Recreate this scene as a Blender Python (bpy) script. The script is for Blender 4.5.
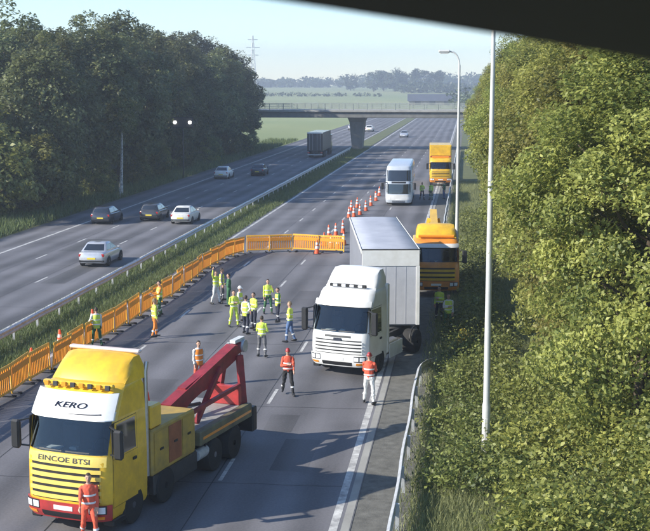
import bpy, bmesh, math, random
import numpy as np
from mathutils import Vector, Matrix, Euler

R = math.radians
for o in list(bpy.data.objects): bpy.data.objects.remove(o)
sc = bpy.context.scene
C = sc.collection
random.seed(7); rng = np.random.default_rng(7)

# ------------------------------------------------------------------ camera, sky, sun, exposure
CAMZ = 11.5; FPX = 1250.0; HORY = 85.0; VPX = 468.0
cam = bpy.data.cameras.new('camera'); camo = bpy.data.objects.new('camera', cam); C.objects.link(camo)
PITCH = math.atan((265.5 - HORY) / FPX)
YAW = math.atan((VPX - 325) / math.hypot(FPX, 265.5 - HORY))
camo.location = (0, 0, CAMZ); camo.rotation_euler = (R(90) - PITCH, 0, YAW)
cam.sensor_fit = 'HORIZONTAL'; cam.sensor_width = 36; cam.lens = 36 * FPX / 650
cam.clip_start = 0.05; cam.clip_end = 12000
cam.dof.use_dof = True; cam.dof.focus_distance = 70; cam.dof.aperture_fstop = 26
sc.camera = camo

SUN_EL = R(29); SUN_BEHIND = R(27)          # sun stands to the left, a little behind the camera
sdir = Vector((-math.cos(SUN_BEHIND) * math.cos(SUN_EL), -math.sin(SUN_BEHIND) * math.cos(SUN_EL), math.sin(SUN_EL)))
w = bpy.data.worlds.new('World'); sc.world = w; w.use_nodes = True
nt = w.node_tree; bg = nt.nodes['Background']
sky = nt.nodes.new('ShaderNodeTexSky'); sky.sky_type = 'NISHITA'; sky.sun_disc = False
sky.sun_elevation = SUN_EL; sky.sun_rotation = math.atan2(sdir.x, sdir.y)
sky.altitude = 1800; sky.air_density = 1.25; sky.dust_density = 0.1; sky.ozone_density = 5.0
nt.links.new(sky.outputs[0], bg.inputs[0]); bg.inputs[1].default_value = 0.13
sun = bpy.data.lights.new('sun', 'SUN'); sun.energy = 4.2; sun.angle = R(0.6); sun.color = (1.0, 0.93, 0.80)
suno = bpy.data.objects.new('sun', sun); C.objects.link(suno)
suno.rotation_euler = (-sdir).to_track_quat('-Z', 'Y').to_euler(); suno.location = (-60, -20, 60)
sc.view_settings.view_transform = 'Standard'; sc.view_settings.look = 'None'
sc.view_settings.gamma = 1; sc.view_settings.exposure = 0.95
sc.render.engine = 'CYCLES'

def gp(px, py):                                  # photo pixel -> point on the flat road
    v = Vector((px - 325, 265.5 - py, -FPX)); v.rotate(camo.rotation_euler)
    t = -CAMZ / v.z
    return v.x * t, v.y * t

# ------------------------------------------------------------------ materials
def mat(name, col, rough=0.6, metal=0.0, var=0.0, scale=6.0, col2=None, bump=0.0, bscale=40.0, coat=0.0, spec=0.5):
    m = bpy.data.materials.new(name); m.use_nodes = True
    n = m.node_tree.nodes; l = m.node_tree.links; b = n['Principled BSDF']
    b.inputs['Base Color'].default_value = (*col, 1); b.inputs['Roughness'].default_value = rough
    b.inputs['Metallic'].default_value = metal; b.inputs['Coat Weight'].default_value = coat
    b.inputs['Specular IOR Level'].default_value = spec
    tc = n.new('ShaderNodeTexCoord')
    if var > 0:
        no = n.new('ShaderNodeTexNoise'); no.inputs['Scale'].default_value = scale; no.inputs['Detail'].default_value = 6
        no.inputs['Roughness'].default_value = 0.65
        l.new(tc.outputs['Object'], no.inputs['Vector'])
        rp = n.new('ShaderNodeValToRGB'); rp.color_ramp.elements[0].position = 0.32; rp.color_ramp.elements[1].position = 0.70
        c2 = col2 if col2 else tuple(c * (1 - var) for c in col)
        rp.color_ramp.elements[0].color = (*c2, 1); rp.color_ramp.elements[1].color = (*col, 1)
        l.new(no.outputs['Fac'], rp.inputs['Fac']); l.new(rp.outputs['Color'], b.inputs['Base Color'])
    if bump > 0:
        nb = n.new('ShaderNodeTexNoise'); nb.inputs['Scale'].default_value = bscale; nb.inputs['Detail'].default_value = 4
        l.new(tc.outputs['Object'], nb.inputs['Vector'])
        bp = n.new('ShaderNodeBump'); bp.inputs['Strength'].default_value = bump; bp.inputs['Distance'].default_value = 0.02
        l.new(nb.outputs['Fac'], bp.inputs['Height']); l.new(bp.outputs['Normal'], b.inputs['Normal'])
    return m

def leaf_mat(name, dark, light, trans=0.35, rough=0.5):
    m = bpy.data.materials.new(name); m.use_nodes = True
    n = m.node_tree.nodes; l = m.node_tree.links; b = n['Principled BSDF']; out = n['Material Output']
    at = n.new('ShaderNodeAttribute'); at.attribute_name = 'rnd'
    oi = n.new('ShaderNodeObjectInfo')
    rp = n.new('ShaderNodeValToRGB')
    rp.color_ramp.elements[0].color = (*dark, 1); rp.color_ramp.elements[1].color = (*light, 1)
    l.new(at.outputs['Fac'], rp.inputs['Fac'])
    hs = n.new('ShaderNodeHueSaturation')
    mr = n.new('ShaderNodeMapRange'); mr.inputs[3].default_value = 0.75; mr.inputs[4].default_value = 1.25
    l.new(oi.outputs['Random'], mr.inputs[0]); l.new(mr.outputs[0], hs.inputs['Value'])
    mr2 = n.new('ShaderNodeMapRange'); mr2.inputs[3].default_value = 0.475; mr2.inputs[4].default_value = 0.515
    l.new(oi.outputs['Random'], mr2.inputs[0]); l.new(mr2.outputs[0], hs.inputs['Hue'])
    l.new(rp.outputs['Color'], hs.inputs['Color'])
    l.new(hs.outputs['Color'], b.inputs['Base Color']); b.inputs['Roughness'].default_value = rough
    b.inputs['Specular IOR Level'].default_value = 0.4
    tr = n.new('ShaderNodeBsdfTranslucent'); mx = n.new('ShaderNodeMixShader'); mx.inputs[0].default_value = trans
    l.new(hs.outputs['Color'], tr.inputs['Color']); l.new(b.outputs[0], mx.inputs[1]); l.new(tr.outputs[0], mx.inputs[2])
    l.new(mx.outputs[0], out.inputs['Surface'])
    return m

def asphalt(name, base, seed):
    m = bpy.data.materials.new(name); m.use_nodes = True
    n = m.node_tree.nodes; l = m.node_tree.links; b = n['Principled BSDF']
    tc = n.new('ShaderNodeTexCoord'); mp = n.new('ShaderNodeMapping'); l.new(tc.outputs['Object'], mp.inputs[0])
    mp.inputs['Location'].default_value = (seed, seed, 0); mp.inputs['Scale'].default_value = (1, .10, 1)
    n1 = n.new('ShaderNodeTexNoise'); n1.inputs['Scale'].default_value = .55; n1.inputs['Detail'].default_value = 7; n1.inputs['Roughness'].default_value = .6
    l.new(mp.outputs[0], n1.inputs['Vector'])
    n2 = n.new('ShaderNodeTexNoise'); n2.inputs['Scale'].default_value = 14; n2.inputs['Detail'].default_value = 5; l.new(tc.outputs['Object'], n2.inputs['Vector'])
    n3 = n.new('ShaderNodeTexNoise'); n3.inputs['Scale'].default_value = .16; n3.inputs['Detail'].default_value = 8; n3.inputs['Distortion'].default_value = .6; l.new(tc.outputs['Object'], n3.inputs['Vector'])
    # wheel tracks: darker polished bands twice per 3.6 m lane
    sx = n.new('ShaderNodeSeparateXYZ'); l.new(tc.outputs['Object'], sx.inputs[0])
    ma = n.new('ShaderNodeMath'); ma.operation = 'MULTIPLY'; ma.inputs[1].default_value = 2 * math.pi / 1.8; l.new(sx.outputs['X'], ma.inputs[0])
    sn = n.new('ShaderNodeMath'); sn.operation = 'SINE'; l.new(ma.outputs[0], sn.inputs[0])
    r = n.new('ShaderNodeMath'); r.operation = 'MULTIPLY_ADD'; r.inputs[1].default_value = .085; r.inputs[2].default_value = .0; l.new(sn.outputs[0], r.inputs[0])
    def mixf(a, bb, k):
        x = n.new('ShaderNodeMath'); x.operation = 'MULTIPLY_ADD'; l.new(a, x.inputs[0]); x.inputs[1].default_value = k; l.new(bb, x.inputs[2]); return x.outputs[0]
    s = mixf(n1.outputs['Fac'], r.outputs[0], .45); s = mixf(n2.outputs['Fac'], s, .26); s = mixf(n3.outputs['Fac'], s, .50)
    rp = n.new('ShaderNodeValToRGB'); e = rp.color_ramp.elements
    e[0].position = .42; e[1].position = .82
    e[0].color = (*[c * .48 for c in base], 1); e[1].color = (*[c * 1.34 for c in base], 1)
    l.new(s, rp.inputs['Fac']); l.new(rp.outputs[0], b.inputs['Base Color'])
    b.inputs['Roughness'].default_value = .82
    bp = n.new('ShaderNodeBump'); bp.inputs['Strength'].default_value = .35; bp.inputs['Distance'].default_value = .01
    n4 = n.new('ShaderNodeTexNoise'); n4.inputs['Scale'].default_value = 60; l.new(tc.outputs['Object'], n4.inputs['Vector'])
    l.new(n4.outputs['Fac'], bp.inputs['Height']); l.new(bp.outputs[0], b.inputs['Normal'])
    return m

M = dict(
    panel=mat('trailer_front_panel', (.52, .53, .57), .5, var=.2, scale=1.5, col2=(.42, .43, .47)), boom_red=mat('boom_red_paint', (.33, .03, .04), .5, var=.4, scale=3, col2=(.16, .02, .025)),
    ink=mat('signwriting_ink', (.012, .014, .03), .9, spec=.1),
    patch=asphalt('asphalt_patch', (.108, .105, .112), 31), patch2=asphalt('asphalt_patch_far', (.10, .098, .102), 37), tar=mat('tar_seal', (.04, .04, .042), .7, var=.3, scale=1),
    asphalt=asphalt('asphalt', (.140, .136, .146), 3), asphalt2=asphalt('asphalt_far_side', (.138, .134, .143), 17),
    grass_ground=mat('grass_ground', (.13, .145, .05), .95, var=.4, scale=.5, col2=(.075, .085, .03), bump=.6, bscale=8),
    field=mat('field', (.30, .31, .13), .95, var=.3, scale=.006, col2=(.19, .24, .09)),
    dirt=mat('verge_dust', (.17, .165, .145), .95, var=.5, scale=2.5, bump=.5, bscale=20),
    paint=mat('road_paint', (.72, .71, .67), .7, var=.5, scale=2.2, col2=(.22, .21, .21)),
    white=mat('white_paint', (.80, .80, .79), .3, var=.10, scale=1.6, coat=.4, col2=(.66, .65, .62)),
    offwhite=mat('offwhite', (.66, .66, .64), .45, var=.25, scale=3),
    yellow=mat('yellow_paint', (.85, .52, .025), .35, var=.3, scale=2.2, col2=(.58, .34, .03), coat=.3),
    yellow_p=mat('pale_yellow_paint', (.86, .68, .16), .4, var=.25, scale=2.2, col2=(.70, .50, .10), coat=.3), pink=mat('faded_white_edge', (.80, .66, .60), .5, var=.3, scale=3),
    yellow_d=mat('dirty_shaded_yellow', (.52, .33, .05), .55, var=.45, scale=1.6, col2=(.27, .19, .06)), olive=mat('shaded_olive_paint', (.20, .18, .09), .6, var=.4, scale=2, col2=(.09, .085, .06)), rust=mat('red_brown_paint', (.36, .12, .05), .6, var=.4, scale=2),  # dirty yellow and olive darkened so the recovery truck's side reads as shaded
    coachgrey=mat('coach_paint', (.50, .55, .62), .35, var=.15, scale=1.2, coat=.4),
    orange=mat('orange_paint', (.82, .30, .03), .4, var=.3, scale=2.2, col2=(.55, .2, .03), coat=.2),
    red=mat('red_paint', (.48, .035, .035), .4, var=.35, scale=3.0, col2=(.25, .03, .03), coat=.2),
    black=mat('black_plastic', (.018, .018, .02), .5, var=.3, scale=5),
    darkgrey=mat('dark_grey_steel', (.06, .06, .062), .55, metal=.2, var=.4, scale=4),
    rubber=mat('rubber', (.022, .022, .022), .85, var=.3, scale=9),
    glass=mat('dark_glass', (.018, .022, .028), .06, spec=.8, coat=.5),
    steel=mat('galvanised_steel', (.58, .59, .60), .45, metal=.25, var=.35, scale=4),
    alu=mat('alloy_rim', (.5, .5, .52), .35, metal=.8, var=.2),
    pole=mat('lamp_post_steel', (.62, .62, .60), .5, metal=.2, var=.2, scale=1.5),
    deckgrey=mat('deck_plate', (.42, .42, .40), .6, metal=.2, var=.4, scale=3),
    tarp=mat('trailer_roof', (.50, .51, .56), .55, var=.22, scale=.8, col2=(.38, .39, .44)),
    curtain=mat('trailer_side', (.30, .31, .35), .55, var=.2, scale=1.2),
    lamp=mat('lamp_glass', (.75, .76, .78), .12, spec=.8, coat=.5), tail=mat('tail_lamp', (.42, .015, .012), .2, coat=.6),
    amber=mat('amber_lens', (.85, .30, .02), .2, coat=.6), blue=mat('blue_lens', (.03, .12, .55), .2, coat=.6),
    plate_y=mat('plate_yellow', (.75, .58, .05), .5), plate_w=mat('plate_white', (.78, .78, .75), .5),
    silver=mat('silver_paint', (.52, .53, .56), .3, metal=.35, var=.12, coat=.6), navy=mat('dark_blue_paint', (.035, .04, .06), .28, var=.2, coat=.7),
    charcoal=mat('charcoal_paint', (.05, .05, .055), .3, var=.2, coat=.7), maroon=mat('maroon_paint', (.12, .02, .025), .3, var=.2, coat=.7),
    concrete=mat('concrete', (.36, .35, .32), .85, var=.3, scale=.8, bump=.3), concrete_d=mat('concrete_stained', (.20, .20, .19), .88, var=.4, scale=.6, bump=.3),
    parapet=mat('parapet_metal', (.40, .43, .40), .6, metal=.3, var=.3, scale=1),
    cone=mat('cone_orange', (.85, .11, .025), .5, var=.25, scale=7), sleeve=mat('reflective_sleeve', (.82, .82, .80), .35, var=.15, scale=8),
    barrier=mat('barrier_orange', (.95, .40, .02), .5, var=.35, scale=1.3, col2=(.86, .27, .015)),
    barrier_l=mat('barrier_pale_orange', (.95, .55, .07), .5, var=.3, scale=1.3, col2=(.90, .40, .03)),
    skin=mat('skin', (.52, .31, .22), .55, var=.15), skin_d=mat('lips', (.33, .13, .11), .5), eye=mat('eye', (.03, .02, .02), .3),
    hair=mat('hair', (.05, .035, .025), .7, var=.4, scale=40), hair_f=mat('hair_fair', (.28, .20, .11), .7, var=.4, scale=40),
    vest_y=mat('hivis_yellow', (.66, .82, .10), .6, var=.15, scale=9), vest_o=mat('hivis_orange', (.90, .26, .03), .6, var=.15, scale=9),
    red_c=mat('red_cloth', (.80, .12, .06), .75, var=.25, scale=9), white_c=mat('white_cloth', (.74, .74, .72), .8, var=.15, scale=9),
    green_c=mat('green_cloth', (.05, .16, .07), .8, var=.3, scale=9), navy_c=mat('navy_cloth', (.03, .035, .06), .85, var=.3, scale=9),
    jeans=mat('denim', (.10, .17, .33), .85, var=.3, scale=9), grey_c=mat('grey_cloth', (.16, .16, .17), .85, var=.3, scale=9),
    black_c=mat('black_cloth', (.02, .02, .022), .85, var=.3, scale=9), tape=mat('reflective_tape', (.80, .80, .78), .3, metal=.1),
    bark=mat('bark', (.10, .075, .05), .9, var=.5, scale=5, bump=.8, bscale=12), birch=mat('birch_bark', (.72, .70, .65), .7, var=.6, scale=5, col2=(.10, .09, .08)),
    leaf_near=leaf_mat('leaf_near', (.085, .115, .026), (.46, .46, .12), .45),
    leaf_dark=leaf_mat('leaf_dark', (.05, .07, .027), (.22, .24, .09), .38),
    leaf_mid=leaf_mat('leaf_mid', (.065, .09, .024), (.28, .30, .08), .38),
    leaf_far=leaf_mat('leaf_far', (.035, .055, .025), (.085, .11, .045), .2),
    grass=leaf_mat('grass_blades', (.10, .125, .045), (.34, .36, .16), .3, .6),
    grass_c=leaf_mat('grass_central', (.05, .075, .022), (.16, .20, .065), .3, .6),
    gorse=leaf_mat('yellow_flowers', (.09, .10, .02), (.50, .40, .06), .3),
    roof_d=mat('slate_roof', (.09, .10, .13), .7, var=.3, scale=.3), brick=mat('barn_wall', (.30, .26, .22), .85, var=.3, scale=.4),
    hood=mat('hood_black', (.012, .012, .014), .75, var=.3, scale=20),
)
def emit(name, col, s):
    m = mat(name, col, .4); b = m.node_tree.nodes['Principled BSDF']
    b.inputs['Emission Color'].default_value = (*col, 1); b.inputs['Emission Strength'].default_value = s
    return m
def thin_glass(name):
    m = bpy.data.materials.new(name); m.use_nodes = True; n = m.node_tree.nodes; l = m.node_tree.links; n.remove(n['Principled BSDF'])
    t = n.new('ShaderNodeBsdfTransparent'); t.inputs[0].default_value = (.62, .68, .70, 1); g = n.new('ShaderNodeBsdfGlossy'); g.inputs['Roughness'].default_value = .04
    f = n.new('ShaderNodeFresnel'); f.inputs[0].default_value = 1.75; x = n.new('ShaderNodeMixShader')
    l.new(f.outputs[0], x.inputs[0]); l.new(t.outputs[0], x.inputs[1]); l.new(g.outputs[0], x.inputs[2]); l.new(x.outputs[0], n['Material Output'].inputs['Surface'])
    return m
M['glass_clear'] = thin_glass('windscreen_glass')
M['lining'] = mat('cab_lining', (.10, .10, .105), .8, var=.2); M['seat'] = mat('seat_fabric', (.05, .05, .06), .9, var=.3)
M['lit'] = emit('lit_signal_lamp', (1, .93, .8), 9)

# ------------------------------------------------------------------ mesh helpers
def link(name, me, parent=None):
    o = bpy.data.objects.new(name, me); C.objects.link(o)
    if parent is not None: o.parent = parent
    return o
def tag(o, label=None, cat=None, group=None, kind=None):
    if label: o['label'] = label
    if cat: o['category'] = cat
    if group: o['group'] = group
    if kind: o['kind'] = kind
    return o
def empty(name, loc, rz, label, cat, group=None):
    o = bpy.data.objects.new(name, None); C.objects.link(o); o.location = loc; o.rotation_euler = (0, 0, rz)
    o.empty_display_size = .2
    return tag(o, label, cat, group)
def copy_tree(o, parent=None):
    c = o.copy(); C.objects.link(c); c.parent = parent
    for ch in list(o.children): copy_tree(ch, c)
    return c

class MB:
    def __init__(s): s.v = []; s.f = []; s.mi = []; s.m = 0
    def add(s, vs, fs):
        b = len(s.v); s.v += [tuple(v) for v in vs]; s.f += [tuple(i + b for i in f) for f in fs]; s.mi += [s.m] * len(fs); return s
    def box(s, x0, x1, y0, y1, z0, z1, b=0.0):
        x0, x1 = min(x0, x1), max(x0, x1); y0, y1 = min(y0, y1), max(y0, y1); z0, z1 = min(z0, z1), max(z0, z1)
        if b <= 0:
            return s.add([(x0, y0, z0), (x1, y0, z0), (x1, y1, z0), (x0, y1, z0), (x0, y0, z1), (x1, y0, z1), (x1, y1, z1), (x0, y1, z1)],
                         [(3, 2, 1, 0), (4, 5, 6, 7), (0, 1, 5, 4), (1, 2, 6, 5), (2, 3, 7, 6), (3, 0, 4, 7)])
        b = min(b, (x1 - x0) * .45, (y1 - y0) * .45, (z1 - z0) * .45)
        def ring(z, i):
            return [(x0 + i, y0 + b, z), (x0 + b, y0 + i, z), (x1 - b, y0 + i, z), (x1 - i, y0 + b, z), (x1 - i, y1 - b, z), (x1 - b, y1 - i, z), (x0 + b, y1 - i, z), (x0 + i, y1 - b, z)]
        vs = ring(z0, b) + ring(z0 + b, 0) + ring(z1 - b, 0) + ring(z1, b)
        fs = [tuple(reversed(range(8))), tuple(range(24, 32))]
        for r in range(3):
            for i in range(8):
                j = (i + 1) % 8; fs.append((r * 8 + i, r * 8 + j, r * 8 + 8 + j, r * 8 + 8 + i))
        return s.add(vs, fs)
    def tube(s, pts, rad, n=8, cap=True):
        pts = [Vector(p) for p in pts]; rad = rad if isinstance(rad, (list, tuple)) else [rad] * len(pts)
        vs = []; up = Vector((0, 0, 1)); u = None
        for i, p in enumerate(pts):
            t = (pts[min(i + 1, len(pts) - 1)] - pts[max(i - 1, 0)]).normalized()
            if u is None:
                u = t.cross(up) if abs(t.z) < .95 else t.cross(Vector((0, 1, 0)))
            u = (u - t * u.dot(t)).normalized(); wv = t.cross(u)
            for k in range(n):
                a = 2 * math.pi * k / n; vs.append(p + (u * math.cos(a) + wv * math.sin(a)) * rad[i])
        fs = []
        for i in range(len(pts) - 1):
            for k in range(n):
                j = (k + 1) % n; fs.append((i * n + k, i * n + j, (i + 1) * n + j, (i + 1) * n + k))
        if cap: fs += [tuple(reversed(range(n))), tuple(range((len(pts) - 1) * n, len(pts) * n))]
        return s.add(vs, fs)
    def lathe(s, prof, n=16, axis='z', c=(0, 0, 0)):      # prof: (radius, height)
        vs = []
        for r, h in prof:
            for k in range(n):
                a = 2 * math.pi * k / n; x, y = r * math.cos(a), r * math.sin(a)
                p = (x, y, h) if axis == 'z' else (h, x, y)
                vs.append((p[0] + c[0], p[1] + c[1], p[2] + c[2]))
        fs = []
        for i in range(len(prof) - 1):
            for k in range(n):
                j = (k + 1) % n; fs.append((i * n + k, i * n + j, (i + 1) * n + j, (i + 1) * n + k))
        fs += [tuple(reversed(range(n))), tuple(range((len(prof) - 1) * n, len(prof) * n))]
        return s.add(vs, fs)
    def beam(s, a, b, wx, wz):                             # square bar from a to b
        a, b = Vector(a), Vector(b); t = (b - a).normalized()
        u = t.cross(Vector((0, 0, 1)))
        u = u.normalized() if u.length > .05 else Vector((1, 0, 0)); v = u.cross(t).normalized()
        vs = [p + u * sx * wx / 2 + v * sz * wz / 2 for p in (a, b) for sx, sz in ((-1, -1), (1, -1), (1, 1), (-1, 1))]
        return s.add(vs, [(3, 2, 1, 0), (4, 5, 6, 7), (0, 1, 5, 4), (1, 2, 6, 5), (2, 3, 7, 6), (3, 0, 4, 7)])
    def mesh(s, name, mats, smooth=35):
        me = bpy.data.meshes.new(name); me.from_pydata(s.v, [], s.f)
        for m_ in (mats if isinstance(mats, (list, tuple)) else [mats]): me.materials.append(m_)
        if max(s.mi, default=0) > 0: me.polygons.foreach_set('material_index', s.mi)
        bm = bmesh.new(); bm.from_mesh(me); bmesh.ops.recalc_face_normals(bm, faces=bm.faces); bm.to_mesh(me); bm.free()
        if smooth:
            me.shade_smooth(); me.set_sharp_from_angle(angle=R(smooth))
        return me
    def build(s, name, mats, parent=None, smooth=35):
        return link(name, s.mesh(name, mats, smooth), parent)
def B(*a, **k): return MB().box(*a, **k)

def interp(tab, z, k):
    if z <= tab[0][0]: return tab[0][k]
    for a, b in zip(tab, tab[1:]):
        if z <= b[0]:
            t = (z - a[0]) / (b[0] - a[0]); return a[k] + (b[k] - a[k]) * t
    return tab[-1][k]

class Shell:
    """Vehicle shell: levels (z, yfront, yback, halfwidth); bowed front and back faces, rounded corners."""
    def __init__(s, lev, bow=.10, cr=.14, bowb=.02, crb=.05): s.lev = lev; s.bow, s.cr, s.bowb, s.crb = bow, cr, bowb, crb
    def yf(s, sx, z): return interp(s.lev, z, 1) + s.bow * sx * sx + s.cr * abs(sx) ** 9
    def yb(s, sx, z): return interp(s.lev, z, 2) - s.bowb * sx * sx - s.crb * abs(sx) ** 9
    def w(s, z): return interp(s.lev, z, 3)
    def mesh(s, extra=(), hole=None):
        zs = sorted(set([l[0] for l in s.lev] + list(extra)))
        S = [math.sin(math.pi / 2 * (i / 12 - 1)) for i in range(25)]
        mb = MB(); vs = []; 
        for z in zs:
            vs += [(sx * s.w(z), s.yf(sx, z), z) for sx in S] + [(sx * s.w(z), s.yb(sx, z), z) for sx in reversed(S)]
        n = 50; fs = []
        for i in range(len(zs) - 1):
            for k in range(n):
                if hole and k < 24 and hole[0] < (S[k] + S[k + 1]) / 2 < hole[1] and hole[2] < (zs[i] + zs[i + 1]) / 2 < hole[3]: continue
                j = (k + 1) % n; fs.append((i * n + k, i * n + j, (i + 1) * n + j, (i + 1) * n + k))
        for base in (0, (len(zs) - 1) * n):
            for k in range(24):
                fs.append((base + k, base + k + 1, base + 48 - k, base + 49 - k))
        return mb.add(vs, fs)
    def sheet(s, fn, nu, nv, off):
        vs = []; fs = []
        for lay in (off, -.012):
            for i in range(nu + 1):
                for j in range(nv + 1): vs.append(fn(i / nu, j / nv, lay))
        q = (nu + 1) * (nv + 1); ix = lambda i, j: i * (nv + 1) + j
        for i in range(nu):
            for j in range(nv): fs.append((ix(i, j), ix(i + 1, j), ix(i + 1, j + 1), ix(i, j + 1)))
        rim = [ix(i, 0) for i in range(nu + 1)] + [ix(nu, j) for j in range(1, nv + 1)] + [ix(i, nv) for i in range(nu - 1, -1, -1)] + [ix(0, j) for j in range(nv - 1, 0, -1)]
        for a, b in zip(rim, rim[1:] + rim[:1]): fs.append((a, b, b + q, a + q))
        return MB().add(vs, fs)
    def front(s, s0, s1, z0, z1, off=.006, nu=10, nv=4):
        def fn(u, v, o):
            sx = s0 + (s1 - s0) * u; z = z0 + (z1 - z0) * v; return (sx * s.w(z) * (1 + o * .3), s.yf(sx, z) - o, z + o * .25)
        return s.sheet(fn, nu, nv, off)
    def back(s, s0, s1, z0, z1, off=.006, nu=8, nv=4):
        def fn(u, v, o):
            sx = s0 + (s1 - s0) * u; z = z0 + (z1 - z0) * v; return (sx * s.w(z), s.yb(sx, z) + o, z + o * .25)
        return s.sheet(fn, nu, nv, off)
    def side(s, sg, yb0, yb1, yt0, yt1, z0, z1, off=.006, nu=4, nv=4):
        def fn(u, v, o):
            z = z0 + (z1 - z0) * v; y = (yb0 + (yb1 - yb0) * u) * (1 - v) + (yt0 + (yt1 - yt0) * u) * v
            return (sg * (s.w(z) + o), y, z + o * .2)
        return s.sheet(fn, nu, nv, off)

def cloud_mesh(name, cen, size, material, aspect=.6, up=.35, outc=None, rnd=None):
    """Leaf-sized diamond faces at the given centres."""
    n = len(cen); g = np.random.default_rng(len(cen) + 11)
    nor = g.normal(size=(n, 3)); nor[:, 2] = np.abs(nor[:, 2]) + up
    if outc is not None:
        d = cen - outc; d /= np.linalg.norm(d, axis=1, keepdims=True) + 1e-6; nor += d * .8
    nor /= np.linalg.norm(nor, axis=1, keepdims=True)
    t = np.cross(nor, g.normal(size=(n, 3))); t /= np.linalg.norm(t, axis=1, keepdims=True) + 1e-9
    b = np.cross(nor, t); sz = (size * np.where(g.uniform(0, 1, n) < .3, g.uniform(.3, .6, n), g.uniform(.7, 1.45, n)))[:, None] * .5
    droop = nor * sz * .25
    v = np.empty((n, 4, 3), np.float32)
    v[:, 0] = cen - t * sz - droop; v[:, 1] = cen - b * sz * aspect; v[:, 2] = cen + t * sz - droop; v[:, 3] = cen + b * sz * aspect
    r = g.uniform(0, 1, n) if rnd is None else np.clip(rnd + g.normal(0, .16, n), 0, 1)
    return raw_mesh(name, v.reshape(-1, 3), 4, material, np.repeat(r, 4))
def raw_mesh(name, v, k, material, rnd):
    me = bpy.data.meshes.new(name); nv = len(v); nf = nv // k
    me.vertices.add(nv); me.vertices.foreach_set('co', np.ascontiguousarray(v, np.float32).ravel())
    me.loops.add(nv); me.loops.foreach_set('vertex_index', np.arange(nv, dtype=np.int32))
    me.polygons.add(nf); me.polygons.foreach_set('loop_start', np.arange(0, nv, k, dtype=np.int32)); me.polygons.foreach_set('loop_total', np.full(nf, k, dtype=np.int32))
    me.update(); a = me.attributes.new('rnd', 'FLOAT', 'POINT'); a.data.foreach_set('value', np.asarray(rnd, np.float32))
    me.materials.append(material); me.validate()
    return me
def blades(name, base, h, wdt, material, lean=.35):
    n = len(base); g = np.random.default_rng(n + 5); a = g.uniform(0, 2 * np.pi, n)
    side = np.stack([np.cos(a), np.sin(a), np.zeros(n)], 1) * (wdt * g.uniform(.6, 1.4, n))[:, None] * .5
    hh = h * g.uniform(.45, 1.3, n); tip = base + np.stack([g.normal(0, lean, n) * hh, g.normal(0, lean, n) * hh, hh], 1)
    v = np.empty((n, 3, 3), np.float32); v[:, 0] = base - side; v[:, 1] = base + side; v[:, 2] = tip
    return raw_mesh(name, v.reshape(-1, 3), 3, material, np.repeat(g.uniform(0, 1, n), 3))

# ------------------------------------------------------------------ setting: ground, roads, markings
X_RAIL = -1.65; X_EDGE = -3.32; X_CR = -17.6; X_CL = -21.7; X_L = -31.9; X_LS = -35.0
def hill(x, y):
    t = max(0.0, min(1.0, (y - 420) / 1300.0)); z = 9.0 * t * t * (3 - 2 * t)
    if -120 < x < 60 and y < 900: z *= min(1, max(0, (y - 500) / 400)) if y > 500 else 0
    z += -0.06
    if x < X_LS - 1.5 and y < 420: z += min(1.0, (X_LS - 1.5 - x) / 12) * 1.2
    return z
xs = sorted(set([-6000, -3000, -1500, -800, -400, -200, -120, -90, -75, -60, -52, -48, -44, -40, -37, -36, -35.5, -34.5, -20, -3, 0, 3, 8, 15, 30, 60, 120, 300, 800, 2000, 6000]))
ys = [-400, -100, -20, 20, 60, 100, 140, 180, 230, 300, 420, 500, 600, 750, 900, 1100, 1300, 1500, 1700, 2000, 3000, 5000, 9000]
g_ = MB(); vs = [(x, y, hill(x, y)) for y in ys for x in xs]; nx = len(xs)
g_.add(vs, [(j * nx + i, j * nx + i + 1, (j + 1) * nx + i + 1, (j + 1) * nx + i) for j in range(len(ys) - 1) for i in range(nx - 1)])
for j in range(len(ys) - 1):
    for i in range(nx - 1): g_.mi[j * (nx - 1) + i] = 1 if ys[j] >= 230 else 0
tag(g_.build('ground', [M['grass_ground'], M['field']], None, 60), kind='structure')

road = tag(B(X_CR - .5, X_EDGE + .45, -60, 700, -.5, 0).build('road', M['asphalt'], None, 0), kind='structure')
road2 = tag(B(X_LS, X_CL + .45, -60, 700, -.5, 0).build('road', M['asphalt2'], None, 0), kind='structure')
cres = tag(B(X_CL + .452, X_CR - .502, -60, 700, -.5, .05).build('central_reservation', M['grass_ground'], None, 0), kind='structure')
strip = tag(B(X_EDGE + .452, X_RAIL + .55, -60, 700, -.5, -.012).build('verge_strip', M['dirt'], None, 0), kind='structure')
verge = tag(B(X_RAIL + .552, 14, -60, 400, -.5, .04).build('verge', M['grass_ground'], None, 0), kind='structure')
def marking(x0, x1, y0, y1, parent, name): return MB().add([(x0, y0, .004), (x1, y0, .004), (x1, y1, .004), (x0, y1, .004)], [(0, 1, 2, 3)]).build(name, M['paint'], parent, 0)
for x, p in ((X_EDGE, road), (X_CR, road), (X_CL, road2), (X_L, road2)):
    marking(x - .11, x + .11, -20, 690, p, 'edge_line')
dash = {}
for x, p, wd in ((-7.05, road, .12), (-10.55, road, .12), (-14.1, road, .12), (-25.1, road2, .12), (-28.5, road2, .12)):
    y = 27.5 + (x * 13) % 9
    while y < 420:
        if wd not in dash:
            o = marking(-wd / 2, wd / 2, 0, 2.2, p, 'lane_dash'); dash[wd] = o.data
        else: o = link('lane_dash', dash[wd], p)
        o.location = (x, y, 0); y += 9
gpz = random.Random(3)
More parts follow.
